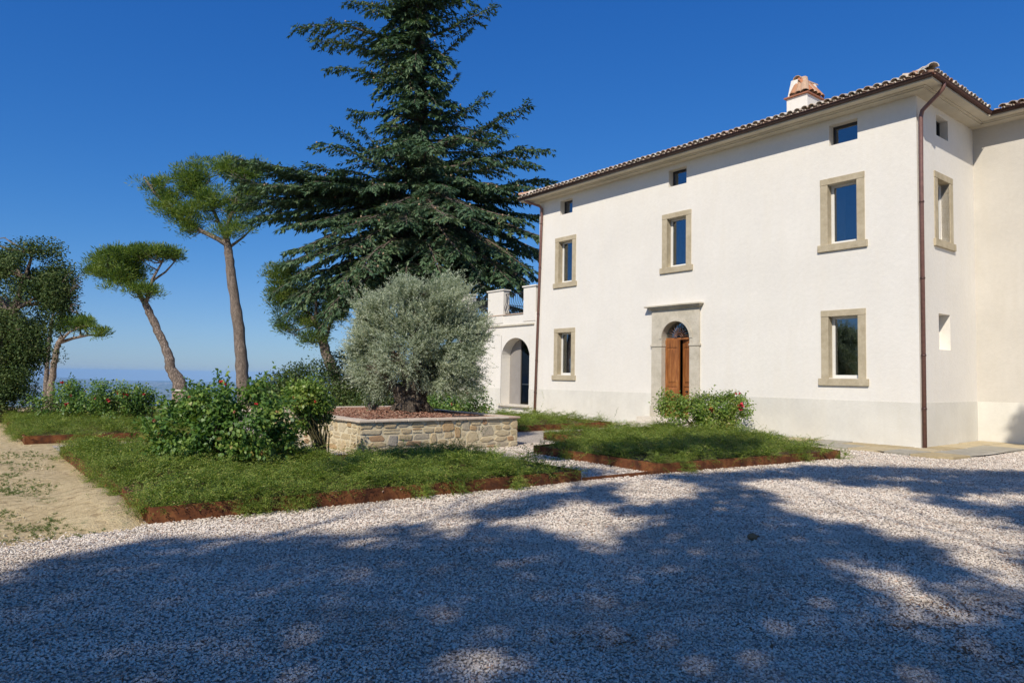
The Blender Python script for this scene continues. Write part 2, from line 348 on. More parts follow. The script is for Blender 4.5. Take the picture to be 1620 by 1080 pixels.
M['rose'] = mat_leaf('rose_leaf', [(.1, (.045, .10, .022)), (.4, (.09, .18, .035)), (.68, (.16, .26, .05)), (.88, (.28, .34, .07)), (.99, (.32, .17, .06))], .28, .46, .4, nscale=2.0)
M['rose_light'] = mat_leaf('rose_leaf_light', [(.1, (.07, .14, .024)), (.4, (.15, .24, .04)), (.75, (.26, .33, .065)), (.99, (.34, .24, .07))], .3, .46, .4, nscale=2.0)
M['cover'] = mat_leaf('cover_leaf', [(.05, (.045, .075, .02)), (.28, (.095, .155, .028)), (.52, (.18, .25, .038)), (.76, (.30, .34, .065)), (.97, (.40, .33, .13))], .34, .5, .3, nscale=4)
M['bush'] = mat_leaf('bush_leaf', [(.1, (.035, .065, .020)), (.5, (.075, .12, .035)), (.9, (.14, .18, .06))], .25, .5, .3, nscale=1.0)
M['petal'] = mat_random('petal', [(0, (.50, .015, .02)), (.5, (.62, .03, .04)), (1, (.70, .10, .12))], rough=.6, bump=.05, dirt=.1, island=True)
M['petal_old'] = mat_random('petal_old', [(0, (.40, .12, .06)), (1, (.55, .28, .18))], rough=.7, bump=.05, dirt=.1, island=True)
M['bark_pine'] = mat_bark('bark_pine', (.15, .115, .09), (.40, .32, .26), 7)
M['bark_cedar'] = mat_bark('bark_cedar', (.10, .075, .06), (.26, .20, .16), 6)
M['bark_olive'] = mat_bark('bark_olive', (.055, .045, .036), (.22, .17, .125), 9)
M['bark_pale'] = mat_bark('bark_pale', (.24, .17, .12), (.50, .40, .31), 8)
M['cane'] = mat_flat('cane', (.10, .085, .035), .7, .3)
M['deadwood'] = mat_flat('deadwood', (.20, .155, .12), .9, .2)
M['hose'] = mat_flat('hose', (.02, .02, .022), .5, .4)
M['cream_stone'] = mat_stone('cream_stone', (.58, .52, .42), (.70, .64, .54), 3, .3)
M['dry_leaf'] = mat_random('dry_leaf', [(0, (.09, .05, .03)), (.5, (.2, .11, .06)), (1, (.32, .2, .11))], island=True, bump=.1)
M['grass'] = mat_leaf('grass_blade', [(.1, (.07, .12, .03)), (.5, (.14, .19, .055)), (.9, (.28, .27, .12))], .3, .5, .3)

# ---------------------------------------------------------------- ground, valley, hills
def build_ground():
    na = 420
    r = np.concatenate([np.arange(0.5, 30, .3), np.geomspace(30, 400, 46)[0:], np.geomspace(430, 30000, 60)])
    a = np.linspace(0, 2 * pi, na, endpoint=False)
    RR, AA = np.meshgrid(r, a, indexing='ij'); X = RR * np.sin(AA); Y = RR * np.cos(AA)
    # plateau edge distance by direction
    edge = 36 + 14 * np.clip((X / RR + .2) * 1.6, 0, 1) + np.where(Y < 0, 40, 0)
    d = np.maximum(0, RR - edge)
    Z = -400 * (1 - np.exp(-(d ** 1.25) / 2400))
    far = np.clip((RR - 3000) / 3000, 0, 1)
    h = 0
    for k, (am, wv, ph) in enumerate([(34, 2600, .3), (20, 1300, 1.7), (11, 620, 4.1), (5, 300, 2.2)]):
        h = h + am * np.sin(X / wv + ph + 1.3 * np.sin(Y / (wv * 1.7) + ph)) * np.sin(Y / (wv * .8) + ph * 2 + np.sin(X / wv))
    Z = Z + far * h * .8
    mt = np.clip((RR - 15000) / 5500, 0, 1) * np.clip((29000 - RR) / 5000, 0, 1)
    ridge = 165 + 42 * np.sin(AA * 7 + 1) + 30 * np.sin(AA * 19 + .5) + 14 * np.sin(AA * 43 + RR / 900) + 7 * np.sin(AA * 97 + 2) + 5 * np.sin(AA * 171)
    Z = Z + mt * ridge
    s, m = to_house(np.stack([X.ravel(), Y.ravel()], 1)); s = s.reshape(X.shape); m = m.reshape(X.shape)
    # uneven bare earth to the left of the beds
    bump = .022 * (np.sin(s * 3.1 + m * 1.3) + np.sin(m * 4.3 - s * 1.9) + .7 * np.sin(s * 7.3 + 1) * np.sin(m * 6.1)) - .005
    mask = np.clip((m - 17.1) / .8, 0, 1) * np.clip((s - .9) / 1.2, 0, 1) * (RR < 34)
    Z = Z + bump * mask
    pile = .13 * np.exp(-((m - 16.9) / .42) ** 2) * np.clip((s - .75) / .35, 0, 1) * np.clip((5.2 - s) / 2.5, 0, 1)
    Z = Z + np.where(m > 16.84, pile, 0)
    nr = len(r)
    V = np.concatenate([[[0, 0, 0]], np.stack([X.ravel(), Y.ravel(), Z.ravel()], 1)])
    F = []
    for j in range(na): F.append((0, 1 + (j + 1) % na, 1 + j))
    i = np.arange(nr - 1)[:, None]; j = np.arange(na)[None, :]; j2 = (j + 1) % na
    q = np.stack([1 + i * na + j, 1 + i * na + j2, 1 + (i + 1) * na + j2, 1 + (i + 1) * na + j], -1).reshape(-1, 4)
    me = bpy.data.meshes.new('ground'); me.from_pydata(V.tolist(), [], F + [tuple(x) for x in q.tolist()])
    me.polygons.foreach_set('use_smooth', [True] * len(me.polygons)); me.materials.append(M['ground']); me.update()
    tag(link('ground', me), 'sandy bare earth with weeds falling away to a far blue valley', kind='structure')
build_ground()

def sheet(name, poly_sm, z, mat, label, jag=None):
    pts = []
    for i, (a, b) in enumerate(poly_sm):
        c = poly_sm[(i + 1) % len(poly_sm)]
        L = math.dist((a, b), c); k = max(1, int(L / .35)) if jag and i in jag else 1
        for q in range(k):
            t = q / k; p = (a + (c[0] - a) * t, b + (c[1] - b) * t)
            if q: p = (p[0] + rng.uniform(-.09, .09), p[1] + rng.uniform(-.09, .09))
            pts.append(p)
    mb = MB(); mb.add([(x, y, z) for x, y in pts], [tuple(range(len(pts)))])
    o = mb.build(name, mat, None, W(0, 0), ROTZ)
    o.data.validate(); tag(o, label, kind='structure'); return o
sheet('gravel_yard', [(-14, -3.8), (-.001, -3.8), (-.001, .001), (14.5, .001), (20.4, .001), (20.4, 12.6), (10.3, 13.9), (10.3, 16.86), (1.0, 16.75), (.9, 17.0), (.62, 17.7), (.45, 18.6), (.1, 22), (-.5, 30), (-30, 30), (-30, -3.8)],
      .004, M['gravel_base'], 'pale pea gravel yard and garden paths', jag=(8, 9, 10, 11, 12))

# haze: even air round the whole scene
hz = MB().box(-32000, 32000, -32000, 32000, -480, 33).build('haze', None)
tm = NT('haze_air'); pv = tm.n('VolumePrincipled'); pv.inputs['Color'].default_value = (.40, .67, 1.0, 1); pv.inputs['Density'].default_value = 5.2e-5; pv.inputs['Anisotropy'].default_value = -.3
tm.l(pv.outputs[0], tm.out.inputs['Volume']); hz.data.materials.clear(); hz.data.materials.append(tm.m)
tag(hz, 'thin blue summer haze over the valley', kind='stuff')

# ---------------------------------------------------------------- villa
villa = empty('villa', W(0, 0), ROTZ, 'large cream plastered three storey villa with clay tiled roof and terrace wing', 'villa')
def wall_face(mb, plane, a0, a1, z0, z1, holes, depth, c=0.0, flip=False, rev=True):
    """vertical wall with rectangular openings. plane 'm': wall at m=c running along s, inward is -m; plane 's': wall at s=c along m, inward is +s."""
    A = sorted({a0, a1} | {h[0] for h in holes} | {h[1] for h in holes}); Z = sorted({z0, z1} | {h[2] for h in holes} | {h[3] for h in holes})
    P = (lambda a, z, d=0: (a, c - d, z)) if plane == 'm' else (lambda a, z, d=0: (c + d, a, z))
    for i in range(len(A) - 1):
        for j in range(len(Z) - 1):
            ca = (A[i] + A[i + 1]) / 2; cz = (Z[j] + Z[j + 1]) / 2
            if any(h[0] < ca < h[1] and h[2] < cz < h[3] for h in holes): continue
            mb.add([P(A[i], Z[j]), P(A[i + 1], Z[j]), P(A[i + 1], Z[j + 1]), P(A[i], Z[j + 1])], [(0, 1, 2, 3)])
    for h in holes:
        x0, x1, y0, y1 = h[:4]; dp = h[4] if len(h) > 4 else depth
        if not dp: continue
        q = [(x0, y0), (x1, y0), (x1, y1), (x0, y1)]
        for k in range(4):
            a, b = q[k], q[(k + 1) % 4]
            mb.add([P(a[0], a[1]), P(b[0], b[1]), P(b[0], b[1], dp), P(a[0], a[1], dp)], [(0, 1, 2, 3)])
L0 = 14.45; TOP = 8.86
SM = [(12.48, 13.19), (7.02, 7.76), (1.45, 2.22)]
BIG = [(12.85, 5.36, 7.0), (7.42, 5.36, 7.0), (1.88, 5.36, 7.0), (12.85, 1.72, 3.38), (1.88, 1.72, 3.38)]
fh = [(a, b, 8.075, 8.643) for a, b in SM] + [(x - .41, x + .41, a, b, .2) for x, a, b in BIG] + [(6.82, 8.0, .35, 3.58, .3)]
mb = MB()
wall_face(mb, 'm', 0, L0, -.02, TOP, fh, .24)
sh = [(-2.0, -1.22, 8.075, 8.63), (-1.95, -1.2, 2.49, 3.42, .26), (-2.02, -1.23, 5.33, 6.94, .26)]
wall_face(mb, 's', -3.78, 0, -.02, TOP, sh, .28)
mb.add([(.26, -1.95, 2.49), (.26, -1.2, 2.49), (.26, -1.2, 3.42), (.26, -1.95, 3.42)], [(0, 1, 2, 3)])
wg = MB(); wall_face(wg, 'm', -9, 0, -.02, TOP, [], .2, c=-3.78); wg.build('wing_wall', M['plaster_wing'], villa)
mb.add([(L0, 0, -.02), (L0, -9, -.02), (L0, -9, TOP), (L0, 0, TOP)], [(0, 1, 2, 3)])
mb.add([(L0, -9, -.02), (0, -9, -.02), (0, -9, TOP), (L0, -9, TOP)], [(0, 1, 2, 3)])
mb.add([(0, -9, -.02), (0, -12.5, -.02), (0, -12.5, TOP), (0, -9, TOP)], [(0, 1, 2, 3)])
mb.add([(0, -12.5, -.02), (-9, -12.5, -.02), (-9, -12.5, TOP), (0, -12.5, TOP)], [(0, 1, 2, 3)])
mb.add([(-9, -12.5, -.02), (-9, -3.78, -.02), (-9, -3.78, TOP), (-9, -12.5, TOP)], [(0, 1, 2, 3)])
mb.build('wall', M['plaster'], villa)
# painted plinth, a few mm proud
mb = MB()
mb.box(0, 6.46, -.02, .007, -.02, 1.14); mb.box(-.007, .0, -3.78, .007, -.02, 1.14); mb.build('plinth', M['plinth'], villa)
for a in ((8.41, L0, -.02, .007, -.02, 1.14), (-9, -.007, -3.80, -3.773, -.02, 1.14), (L0, 15.0, -.02, .002, -.02, 1.12), (16.94, 20.2, -.02, .002, -.02, 1.12)): MB().box(*a).build('plinth', M['plinth'], villa)
# interior rooms: partition and floors so the windows look into rooms
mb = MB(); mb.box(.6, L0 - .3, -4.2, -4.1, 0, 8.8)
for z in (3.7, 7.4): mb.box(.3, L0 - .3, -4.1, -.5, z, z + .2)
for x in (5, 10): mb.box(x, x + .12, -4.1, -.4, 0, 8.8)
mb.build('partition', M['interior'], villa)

def surround(x, z0, z1, plane='m'):
    """stone window: surround (this mesh), sill, frame, pane; local axes a (along), d (out), z"""
    T = (lambda a0, a1, d0, d1, za, zb, b: b.box(x + a0, x + a1, d0, d1, za, zb)) if plane == 'm' else (lambda a0, a1, d0, d1, za, zb, b: b.box(-d1, -d0, x + a0, x + a1, za, zb))
    w, h = .395, z1
    s = MB()
    T(-.6, -w, -.20, .022, z0 - .01, z1 - .004, s); o = s.build('window', M['pietra'], villa, bevel=.006)
    s = MB(); T(w, .6, -.20, .021, z0 - .01, z1 - .005, s); s.build('jamb', M['pietra'], o, bevel=.006)
    s = MB(); T(-.605, .605, -.20, .024, z1 + .001, z1 + .172, s); s.build('lintel', M['pietra'], o, bevel=.008)
    s = MB(); T(-.67, .67, -.20, .06, z0 - .20, z0 - .011, s); s.build('sill', M['pietra'], o, bevel=.008)
    s = MB(); dz = -.21
    T(-w - .03, -w + .075, dz - .06, dz, z0 - .01, z1 + .01, s); T(w - .075, w + .03, dz - .06, dz, z0 - .01, z1 + .01, s)
    T(-w + .075, w - .075, dz - .06, dz, z0 - .01, z0 + .085, s); T(-w + .075, w - .075, dz - .06, dz, z1 - .065, z1 + .01, s)
    s.build('frame', M['white_frame'], o, bevel=.004)
    s = MB(); T(-w + .075, w - .075, dz - .035, dz - .025, z0 + .085, z1 - .065, s); s.build('pane', M['glass'], o)
    return o
for x, a, b in BIG: surround(x, a, b)
surround(-1.625, 5.34, 6.93, 's')
for (a, b) in SM:
    s = MB(); d0 = -.23
    s.box(a, a + .05, d0 - .05, d0, 8.075, 8.643); s.box(b - .05, b, d0 - .05, d0, 8.075, 8.643); s.box(a + .05, b - .05, d0 - .05, d0, 8.075, 8.13); s.box(a + .05, b - .05, d0 - .05, d0, 8.585, 8.643)
    o = s.build('window', M['dark_frame'], villa); o['label'] = 'small square attic window with dark frame'
    MB().box(a + .05, b - .05, d0 - .035, d0 - .025, 8.13, 8.585).build('pane', M['glass'], o)
s = MB(); s.box(.20, .26, -2.0, -1.94, 8.075, 8.63); s.box(.20, .26, -1.28, -1.22, 8.075, 8.63); s.box(.20, .26, -1.94, -1.28, 8.075, 8.13); s.box(.20, .26, -1.94, -1.28, 8.58, 8.63)
o = s.build('window', M['dark_frame'], villa); MB().box(.225, .235, -1.94, -1.28, 8.13, 8.58).build('pane', M['glass'], o)
# curtains seen through the panes
for x, a, b in BIG[:4]:
    mb = MB(); n = 9
    vs = []; x0 = x + .02
    for i in range(n + 1):
        vs += [(x0 + .05 + i * .035, -.34 - .025 * (i % 2), a), (x0 + .05 + i * .035, -.34 - .025 * (i % 2), b)]
    mb.add(vs, [(2 * i, 2 * i + 2, 2 * i + 3, 2 * i + 1) for i in range(n)], True); mb.build('curtain', M['fabric'], villa)

# main door: stone portal
def arc(cx, cz, r, a0, a1, n): return [(cx + r * cos(a0 + (a1 - a0) * i / n), cz + r * sin(a0 + (a1 - a0) * i / n)) for i in range(n + 1)]
CX, RZ, SPR = 7.41, .57, 2.96
mb = MB()
Lp = [(6.462, .74), (6.905, .74), (6.905, 2.70), (6.462, 2.70)]
mb.box(6.46, 6.84, -.28, .060, .72, 2.70); mb.box(7.98, 8.41, -.28, .060, .72, 2.70)
mb.box(6.43, 6.84, -.279, .095, .36, .72); mb.box(7.98, 8.44, -.279, .095, .36, .72)
# spandrel slab with the arch cut out
n = 20; inner = arc(CX, SPR, RZ, pi, 0, n)
outer = [(8.41, SPR)] + [None] * (n - 1) + [(6.46, SPR)]
def slab_arch(mb, x0, x1, zt, cx, spr, r, y0, y1, n=20):
    a = arc(cx, spr, r, 0, pi, n); vs = []; fs = []
    for (px_, pz) in a:
        t = (px_ - cx) / r
        if px_ >= cx: ox = x1
        else: ox = x0
        ang = math.atan2(pz - spr, px_ - cx)
        # project to rectangle border
        k = min((x1 - cx) / max(1e-6, cos(ang)) if cos(ang) > 1e-6 else 1e9, (x0 - cx) / min(-1e-6, cos(ang)) if cos(ang) < -1e-6 else 1e9, (zt - spr) / max(1e-6, sin(ang)))
        qx, qz = cx + k * cos(ang), spr + k * sin(ang)
        vs += [(px_, y1, pz), (qx, y1, qz), (px_, y0, pz), (qx, y0, qz)]
    for i in range(n):
        b = 4 * i; c = b + 4
        fs += [(b, b + 1, c + 1, c), (b + 2, c + 2, c + 3, b + 3), (b, c, c + 2, b + 2), (b + 1, b + 3, c + 3, c + 1)]
    mb.add(vs, fs)
    # corners missed by the radial cut
    for sx in (x0, x1):
        ang = math.atan2(zt - spr, sx - cx)
        pts = [(px_, pz) for (px_, pz) in a]
        lo = max([q for q in range(n + 1) if pi * q / n <= ang]); hi = min(n, lo + 1)
        def bord(q):
            an = pi * q / n; c_, s_ = cos(an), sin(an)
            k = min((x1 - cx) / c_ if c_ > 1e-6 else 1e9, (x0 - cx) / c_ if c_ < -1e-6 else 1e9, (zt - spr) / max(1e-6, s_)); return (cx + k * c_, spr + k * s_)
        p, q = bord(lo), bord(hi)
        mb.add([(p[0], y1 , p[1]), (sx, y1, zt), (q[0], y1, q[1])], [(0, 1, 2)])
slab_arch(mb, 6.46, 8.41, 3.93, CX, SPR, RZ, -.28, .058)
mb.box(6.46, 6.84, -.28, .0585, 2.78, SPR); mb.box(7.98, 8.41, -.28, .0585, 2.78, SPR)
door = mb.build('door', M['pietra_grey'], villa); door['label'] = 'arched entrance door in a grey stone portal with two panelled wooden leaves'
for a, b in ((6.42, 6.855), (7.965, 8.45)): MB().box(a, b, -.277, .085, 2.702, 2.778).build('impost', M['pietra_grey'], door, bevel=.012)
mb = MB(); a1 = arc(CX, SPR, .575, 0, pi, 24); a2 = arc(CX, SPR, .69, 0, pi, 24)
vs = []; fs = []
for p, q in zip(a1, a2): vs += [(p[0], .02, p[1]), (p[0], .078, p[1]), (q[0], .078, q[1]), (q[0], .02, q[1])]
for i in range(24):
    b = 4 * i; fs += [(b, b + 1, b + 5, b + 4), (b + 1, b + 2, b + 6, b + 5), (b + 2, b + 3, b + 7, b + 6)]
mb.add(vs, fs); mb.build('archivolt', M['pietra_grey'], door)
mb = MB(); mb.box(6.44, 8.43, -.02, .10, 3.932, 3.975); mb.box(6.38, 8.53, -.02, .17, 3.975, 4.03); mb.box(6.32, 8.62, -.02, .235, 4.03, 4.085)
mb.build('hood', M['pietra_grey'], door, bevel=.012)
mb = MB(); mb.box(6.1, 8.75, -.25, .42, .20, .36); mb.build('step', M['cream_stone'], door, bevel=.012)
mb = MB(); mb.box(5.95, 8.9, .0, .72, .0, .2); mb.build('step', M['cream_stone'], door, bevel=.012)
def door_leaf(x0, x1, ang):
    w = x1 - x0; s = MB(); z0, z1 = .37, 2.93
    s.box(0, w, -.045, 0, z0, z1)
    st = .075
    s.box(0, st, 0, .018, z0, z1); s.box(w - st, w, 0, .018, z0, z1)
    for za, zb in ((z0, z0 + .12), (.98, 1.06), (1.38, 1.46), (2.68, z1)): s.box(st, w - st, 0, .0175, za, zb)
    for za, zb in ((z0 + .16, .94), (1.09, 1.35), (1.50, 2.64)):
        s.add([(st + .02, 0, za), (w - st - .02, 0, za), (w - st - .02, 0, zb), (st + .02, 0, zb), (st + .07, .022, za + .05), (w - st - .07, .022, za + .05), (w - st - .07, .022, zb - .05), (st + .07, .022, zb - .05)],
              [(0, 1, 5, 4), (1, 2, 6, 5), (2, 3, 7, 6), (3, 0, 4, 7), (4, 5, 6, 7)])
    o = s.build('door_leaf', M['wood'], door, loc=(x0, -.16, 0), rz=ang, bevel=.003)
    return o
dl = door_leaf(7.41, 7.98, 0.0)
o2 = door_leaf(6.84, 7.40, 0.0); o2.location = (6.845, -.16, 0); o2.rotation_euler = (0, 0, R(-17)); o2['label'] = 'right hand door leaf standing ajar inwards'
for kx, ky in ((7.69, -.115), (7.11, -.20)):
    mb = MB(); mb.tube([(kx, ky - .02, 1.22), (kx, ky + .03, 1.22), (kx, ky + .045, 1.22), (kx, ky + .07, 1.22), (kx, ky + .08, 1.22)], [.035, .012, .028, .03, .012], 12); mb.build('knob', M['iron'], door)
mb = MB(); mb.box(6.845, 7.975, -.22, -.17, 2.93, 3.0); mb.build('transom', M['wood'], door)
mb = MB(); a = arc(CX, SPR, .57, 0, pi, 20); mb.add([(x, -.2, z) for x, z in a], [tuple(range(21))]); mb.build('fanlight_pane', M['glass_dark'], door)
mb = MB()
for i in range(11):
    an = pi * (i + .5) / 11; mb.tube([(CX + .1 * cos(an), -.13, 3.02 + .1 * sin(an)), (CX + .45 * cos(an), -.13, 3.02 + .45 * sin(an))], [.012, .006], 5)
for r_ in (.1, .17): mb.tube([(x, -.13, z + .03) for x, z in arc(CX, SPR, r_, 0, pi, 12)], .009, 5)
M['bronze'] = mat_flat('bronze', (.30, .16, .10), .5, .5, .5)
mb.build('fanlight_grille', M['bronze'], door)
# chair back seen behind the ground-floor pane
mb = MB(); mb.tube([(1.60, -.62, 1.35), (1.59, -.62, 1.7), (1.62, -.62, 1.95), (1.68, -.62, 2.03), (1.80, -.62, 2.05), (1.87, -.62, 1.98), (1.89, -.62, 1.7), (1.88, -.62, 1.35)], .05, 8)
mb.box(1.62, 1.86, -.63, -.60, 1.5, 1.84)
M['cane_chair'] = mat_flat('cane_chair', (.55, .30, .13), .6, .3)
mb2 = MB()
for (x, y, z), in []: pass
ch = empty('armchair', W(1.85, -.44, 0), ROTZ, 'tan rounded chair back behind the large ground floor window pane near the corner', 'chair')
mb.v = [(x - 1.74, y + .62, z + (.12 if z > 1.5 else 0)) for x, y, z in mb.v]
mb.build('backrest', M['cane_chair'], ch)
mb = MB(); mb.box(-.2, .2, -.4, .02, 1.2, 1.3)
for lx in (-.15, .15):
    for ly in (-.35, 0): MB().tube([(lx, ly, .0), (lx, ly, 1.2)], .03, 6).build('leg', M['cane_chair'], ch)
mb.build('seat', M['cane_chair'], ch)

# soffit and cornice
OV = .62
mb = MB()
mb.box(-OV + .02, L0 + OV, .0, OV - .02, 8.862, 8.95); mb.box(-OV + .02, 0, -3.78 + .0, 0, 8.8615, 8.95)
mb.box(-9.6, -OV + .02, -3.78, -3.78 + OV - .02, 8.8625, 8.95); mb.box(L0, L0 + OV, -9, 0, 8.8615, 8.95)
mb.build('soffit', M['soffit'], villa)
mb = MB(); mb.box(-.30, L0 + .3, .0, .30, 8.80, 8.861); mb.box(-.30, 0, -3.5, 0, 8.80, 8.861); mb.box(-9.6, -.0, -3.78, -3.48, 8.80, 8.861)
mb.box(-.36, L0 + .36, .30, .36, 8.835, 8.8612); mb.box(-.36, -.30, -3.42, .30, 8.835, 8.8612); mb.box(-9.6, -.36, -3.48, -3.42, 8.835, 8.8612)
mb.build('cornice', M['soffit'], villa)
# roof deck (hipped)
T_ = .30
def hip(x0, x1, y0, y1, z):
    h = min(x1 - x0, y1 - y0) / 2; zt = z + h * T_; yc = (y0 + y1) / 2
    return [(x0, y0, z), (x1, y0, z), (x1, y1, z), (x0, y1, z), (x0 + h, yc, zt), (x1 - h, yc, zt)], [(0, 1, 5, 4), (1, 2, 5), (2, 3, 4, 5), (3, 0, 4), (3, 2, 1, 0)]
mb = MB(); mb.add(*hip(-OV, L0 + OV, -9.6, OV, 8.951)); mb.add(*hip(-9.6, 3.2, -13.1, -3.78 + OV, 8.953)); mb.build('roof', M['terracotta_band'], villa)
roof = mb
def tile_mesh(L, r0, r1, up=True, n=6, th=.016, name='roof_tile', mat=None):
    vs = []; fs = []
    for (y, r) in ((0, r0), (L, r1)):
        for rr in (r, r - th):
            for i in range(n + 1):
                a = pi * i / n; z = sin(a) * rr * .82
                vs.append((cos(a) * rr, y, z if up else -z))
    k = n + 1
    for i in range(n):
        fs += [(i, i + 1, 2 * k + i + 1, 2 * k + i), (k + i, 3 * k + i, 3 * k + i + 1, k + i + 1), (i, k + i, k + i + 1, i + 1)]
    fs += [(0, 2 * k, 3 * k, k), (n, k + n, 3 * k + n, 2 * k + n)]
    m_ = MB(); m_.add(vs, fs, False); return m_
SP = .215
cover = tile_mesh(.5, .098, .078).mesh('roof_tile', M['tile']); pan = tile_mesh(.5, .098, .09, False).mesh('channel_tile', M['tile'])
mass = MB()
def place_row(along, x0, x1, edge, inward):
    """along 's' or 'm'; edge = eave coordinate; inward = sign of the up-slope direction"""
    n_ = int((x1 - x0) / SP); ang = math.atan(T_)
    for i in range(n_ + 1):
        x = x0 + (i + .5) * (x1 - x0) / (n_ + 1)
        if i > n_: break
        for kind, me, off, z in (('c', cover, 0, .10), ('p', pan, SP / 2, .085)):
            jx = rng.uniform(-.012, .012); jr = rng.uniform(-.05, .05); jz = rng.uniform(-.006, .006); jo = rng.uniform(-.02, .02)
            if along == 's': loc = (x + off + jx, edge + .035 + jo if inward < 0 else edge, 8.955 + z + jz); rz = pi + jr
            else: loc = (edge - .035 - jo, x + off + jx, 8.955 + z + jz); rz = -pi / 2 + jr
            o = link('roof_tile' if kind == 'c' else 'channel_tile', me, villa, loc)
            o.rotation_euler = (ang, 0, rz)
place_row('s', -OV + .12, L0 + OV - .05, OV, -1)
place_row('m', -3.78 + OV + .1, OV - .1, -OV, 1)
place_row('s', -8.2, -OV - .2, -3.78 + OV, -1)
# upper courses, joined (too many to pick apart from below)
tv = tile_mesh(.5, .098, .078)
def course(x, y, z, rz, m=mass, tv=tv):
    Mx = Matrix.Translation((x, y, z)) @ Matrix.Rotation(rz, 4, 'Z') @ Matrix.Rotation(math.atan(T_), 4, 'X')
    m.add([tuple(Mx @ Vector(p)) for p in tv.v], tv.f, False)
for k in range(1, 12):
    d = .38 * k
    for i in range(int((L0 + 1.2 - 2 * d) / SP)):
        course(-OV + .12 + d + i * SP + rng.uniform(-.01, .01), OV - d, 9.055 + d * T_ + .018, pi + rng.uniform(-.04, .04))
    if k < 9:
        for i in range(int((4.3 - d) / SP)):
            course(-OV + d, OV - .1 - d - i * SP, 9.055 + d * T_ + .018, -pi / 2 + rng.uniform(-.04, .04))
        for i in range(int(8.4 / SP)):
            course(-OV - .2 - i * SP - d * 0, -3.78 + OV - d, 9.055 + d * T_ + .018, pi + rng.uniform(-.04, .04))
tm_ = mass.build('upper_roof_tiles', M['tile_mass'], villa); tm_['kind'] = 'stuff'
rt = tile_mesh(.5, .13, .10, n=6).mesh('hip_tile', M['tile'])
for i in range(14):
    d = i * .30; o = link('hip_tile', rt, villa, (-OV - .03 + d, OV + .03 - d, 9.085 + d * T_ + .03)); o.rotation_euler = (math.atan(T_ / 1.414), 0, -3 * pi / 4)
for i in range(4):
    d = i * .30; o = link('hip_tile', rt, villa, (L0 + OV - .03 - d, OV + .03 - d, 9.085 + d * T_ + .03)); o.rotation_euler = (math.atan(T_ / 1.414), 0, 3 * pi / 4)
# gutter and downpipes
def half_gutter(p, q, name='gutter'):
    m_ = MB(); p = np.array(p); q = np.array(q); n = 8; d = unit(q - p); sd = np.array([-d[1], d[0], 0]); vs = []
    for e in (p, q):
        for r_ in (.072, .066):
            for i in range(n + 1):
                a = pi + pi * i / n; vs.append(e + sd * cos(a) * r_ + np.array([0, 0, sin(a) * r_]))
    k = n + 1; fs = []
    for i in range(n): fs += [(i, i + 1, 2 * k + i + 1, 2 * k + i), (k + i, 3 * k + i, 3 * k + i + 1, k + i + 1)]
    for s_ in (0, n): fs += [(s_, 2 * k + s_, 3 * k + s_, k + s_)]
    for b in (0, 2 * k): fs += [(b + i, b + i + 1, b + k + i + 1, b + k + i) for i in range(n)]
    m_.add(vs, fs, True)
    for e in (p, q): m_.tube([e + sd * .072 - d * 0, e + sd * .072], .009, 6)
    m_.tube([p + sd * .072, q + sd * .072], .009, 6); m_.tube([p - sd * .072, q - sd * .072], .009, 6)
    o = m_.build(name, M['gutter'], villa); return o
gz = 8.975; G = OV + .0
half_gutter((-G - .01, G + .01, gz), (L0 + OV + .02, G + .01, gz))
half_gutter((-G - .01, -3.78 + G + .08, gz), (-G - .01, G + .01, gz))
half_gutter((-9.6, -3.78 + G + .01, gz), (-G - .01, -3.78 + G + .01, gz))
mb = MB(); mb.box(-OV + .05, L0 + OV, OV - .045, OV - .02, 8.90, 9.03); mb.box(-OV + .02, -OV + .045, -3.2, OV - .05, 8.90, 9.03); mb.box(-9.6, -OV, -3.78 + OV - .045, -3.78 + OV - .02, 8.90, 9.03)
mb.build('fascia', M['gutter'], villa)
def downpipe(pts, r_=.05):
    m_ = MB(); m_.tube(pts, r_, 12); o = m_.build('downpipe', M['pipe'], villa)
    a, b = pts[-2], pts[-1]
    for z in (7.9, 6.1, 4.2, 2.3, 1.0):
        t = (a[2] - z) / (a[2] - b[2])
        if 0 < t < 1:
            x = a[0] + (b[0] - a[0]) * t; y = a[1] + (b[1] - a[1]) * t
            c = MB(); c.tube([(x, y, z - .02), (x, y, z + .02)], r_ + .009, 12); c.build('pipe_clip', M['gutter'], o)
downpipe([(-.62, -.02, 8.93), (-.62, -.02, 8.84), (-.60, -.02, 8.78), (-.52, -.03, 8.70), (-.22, -.05, 8.47), (-.12, -.055, 8.38), (-.085, -.058, 8.24), (-.075, -.06, 7.0), (-.07, -.06, .03)])
downpipe([(14.75, .56, 8.93), (14.75, .56, 8.86), (14.65, .48, 8.80), (14.3, .14, 8.62), (14.24, .085, 8.52), (14.24, .075, 8.3), (14.52, .075, .03)])

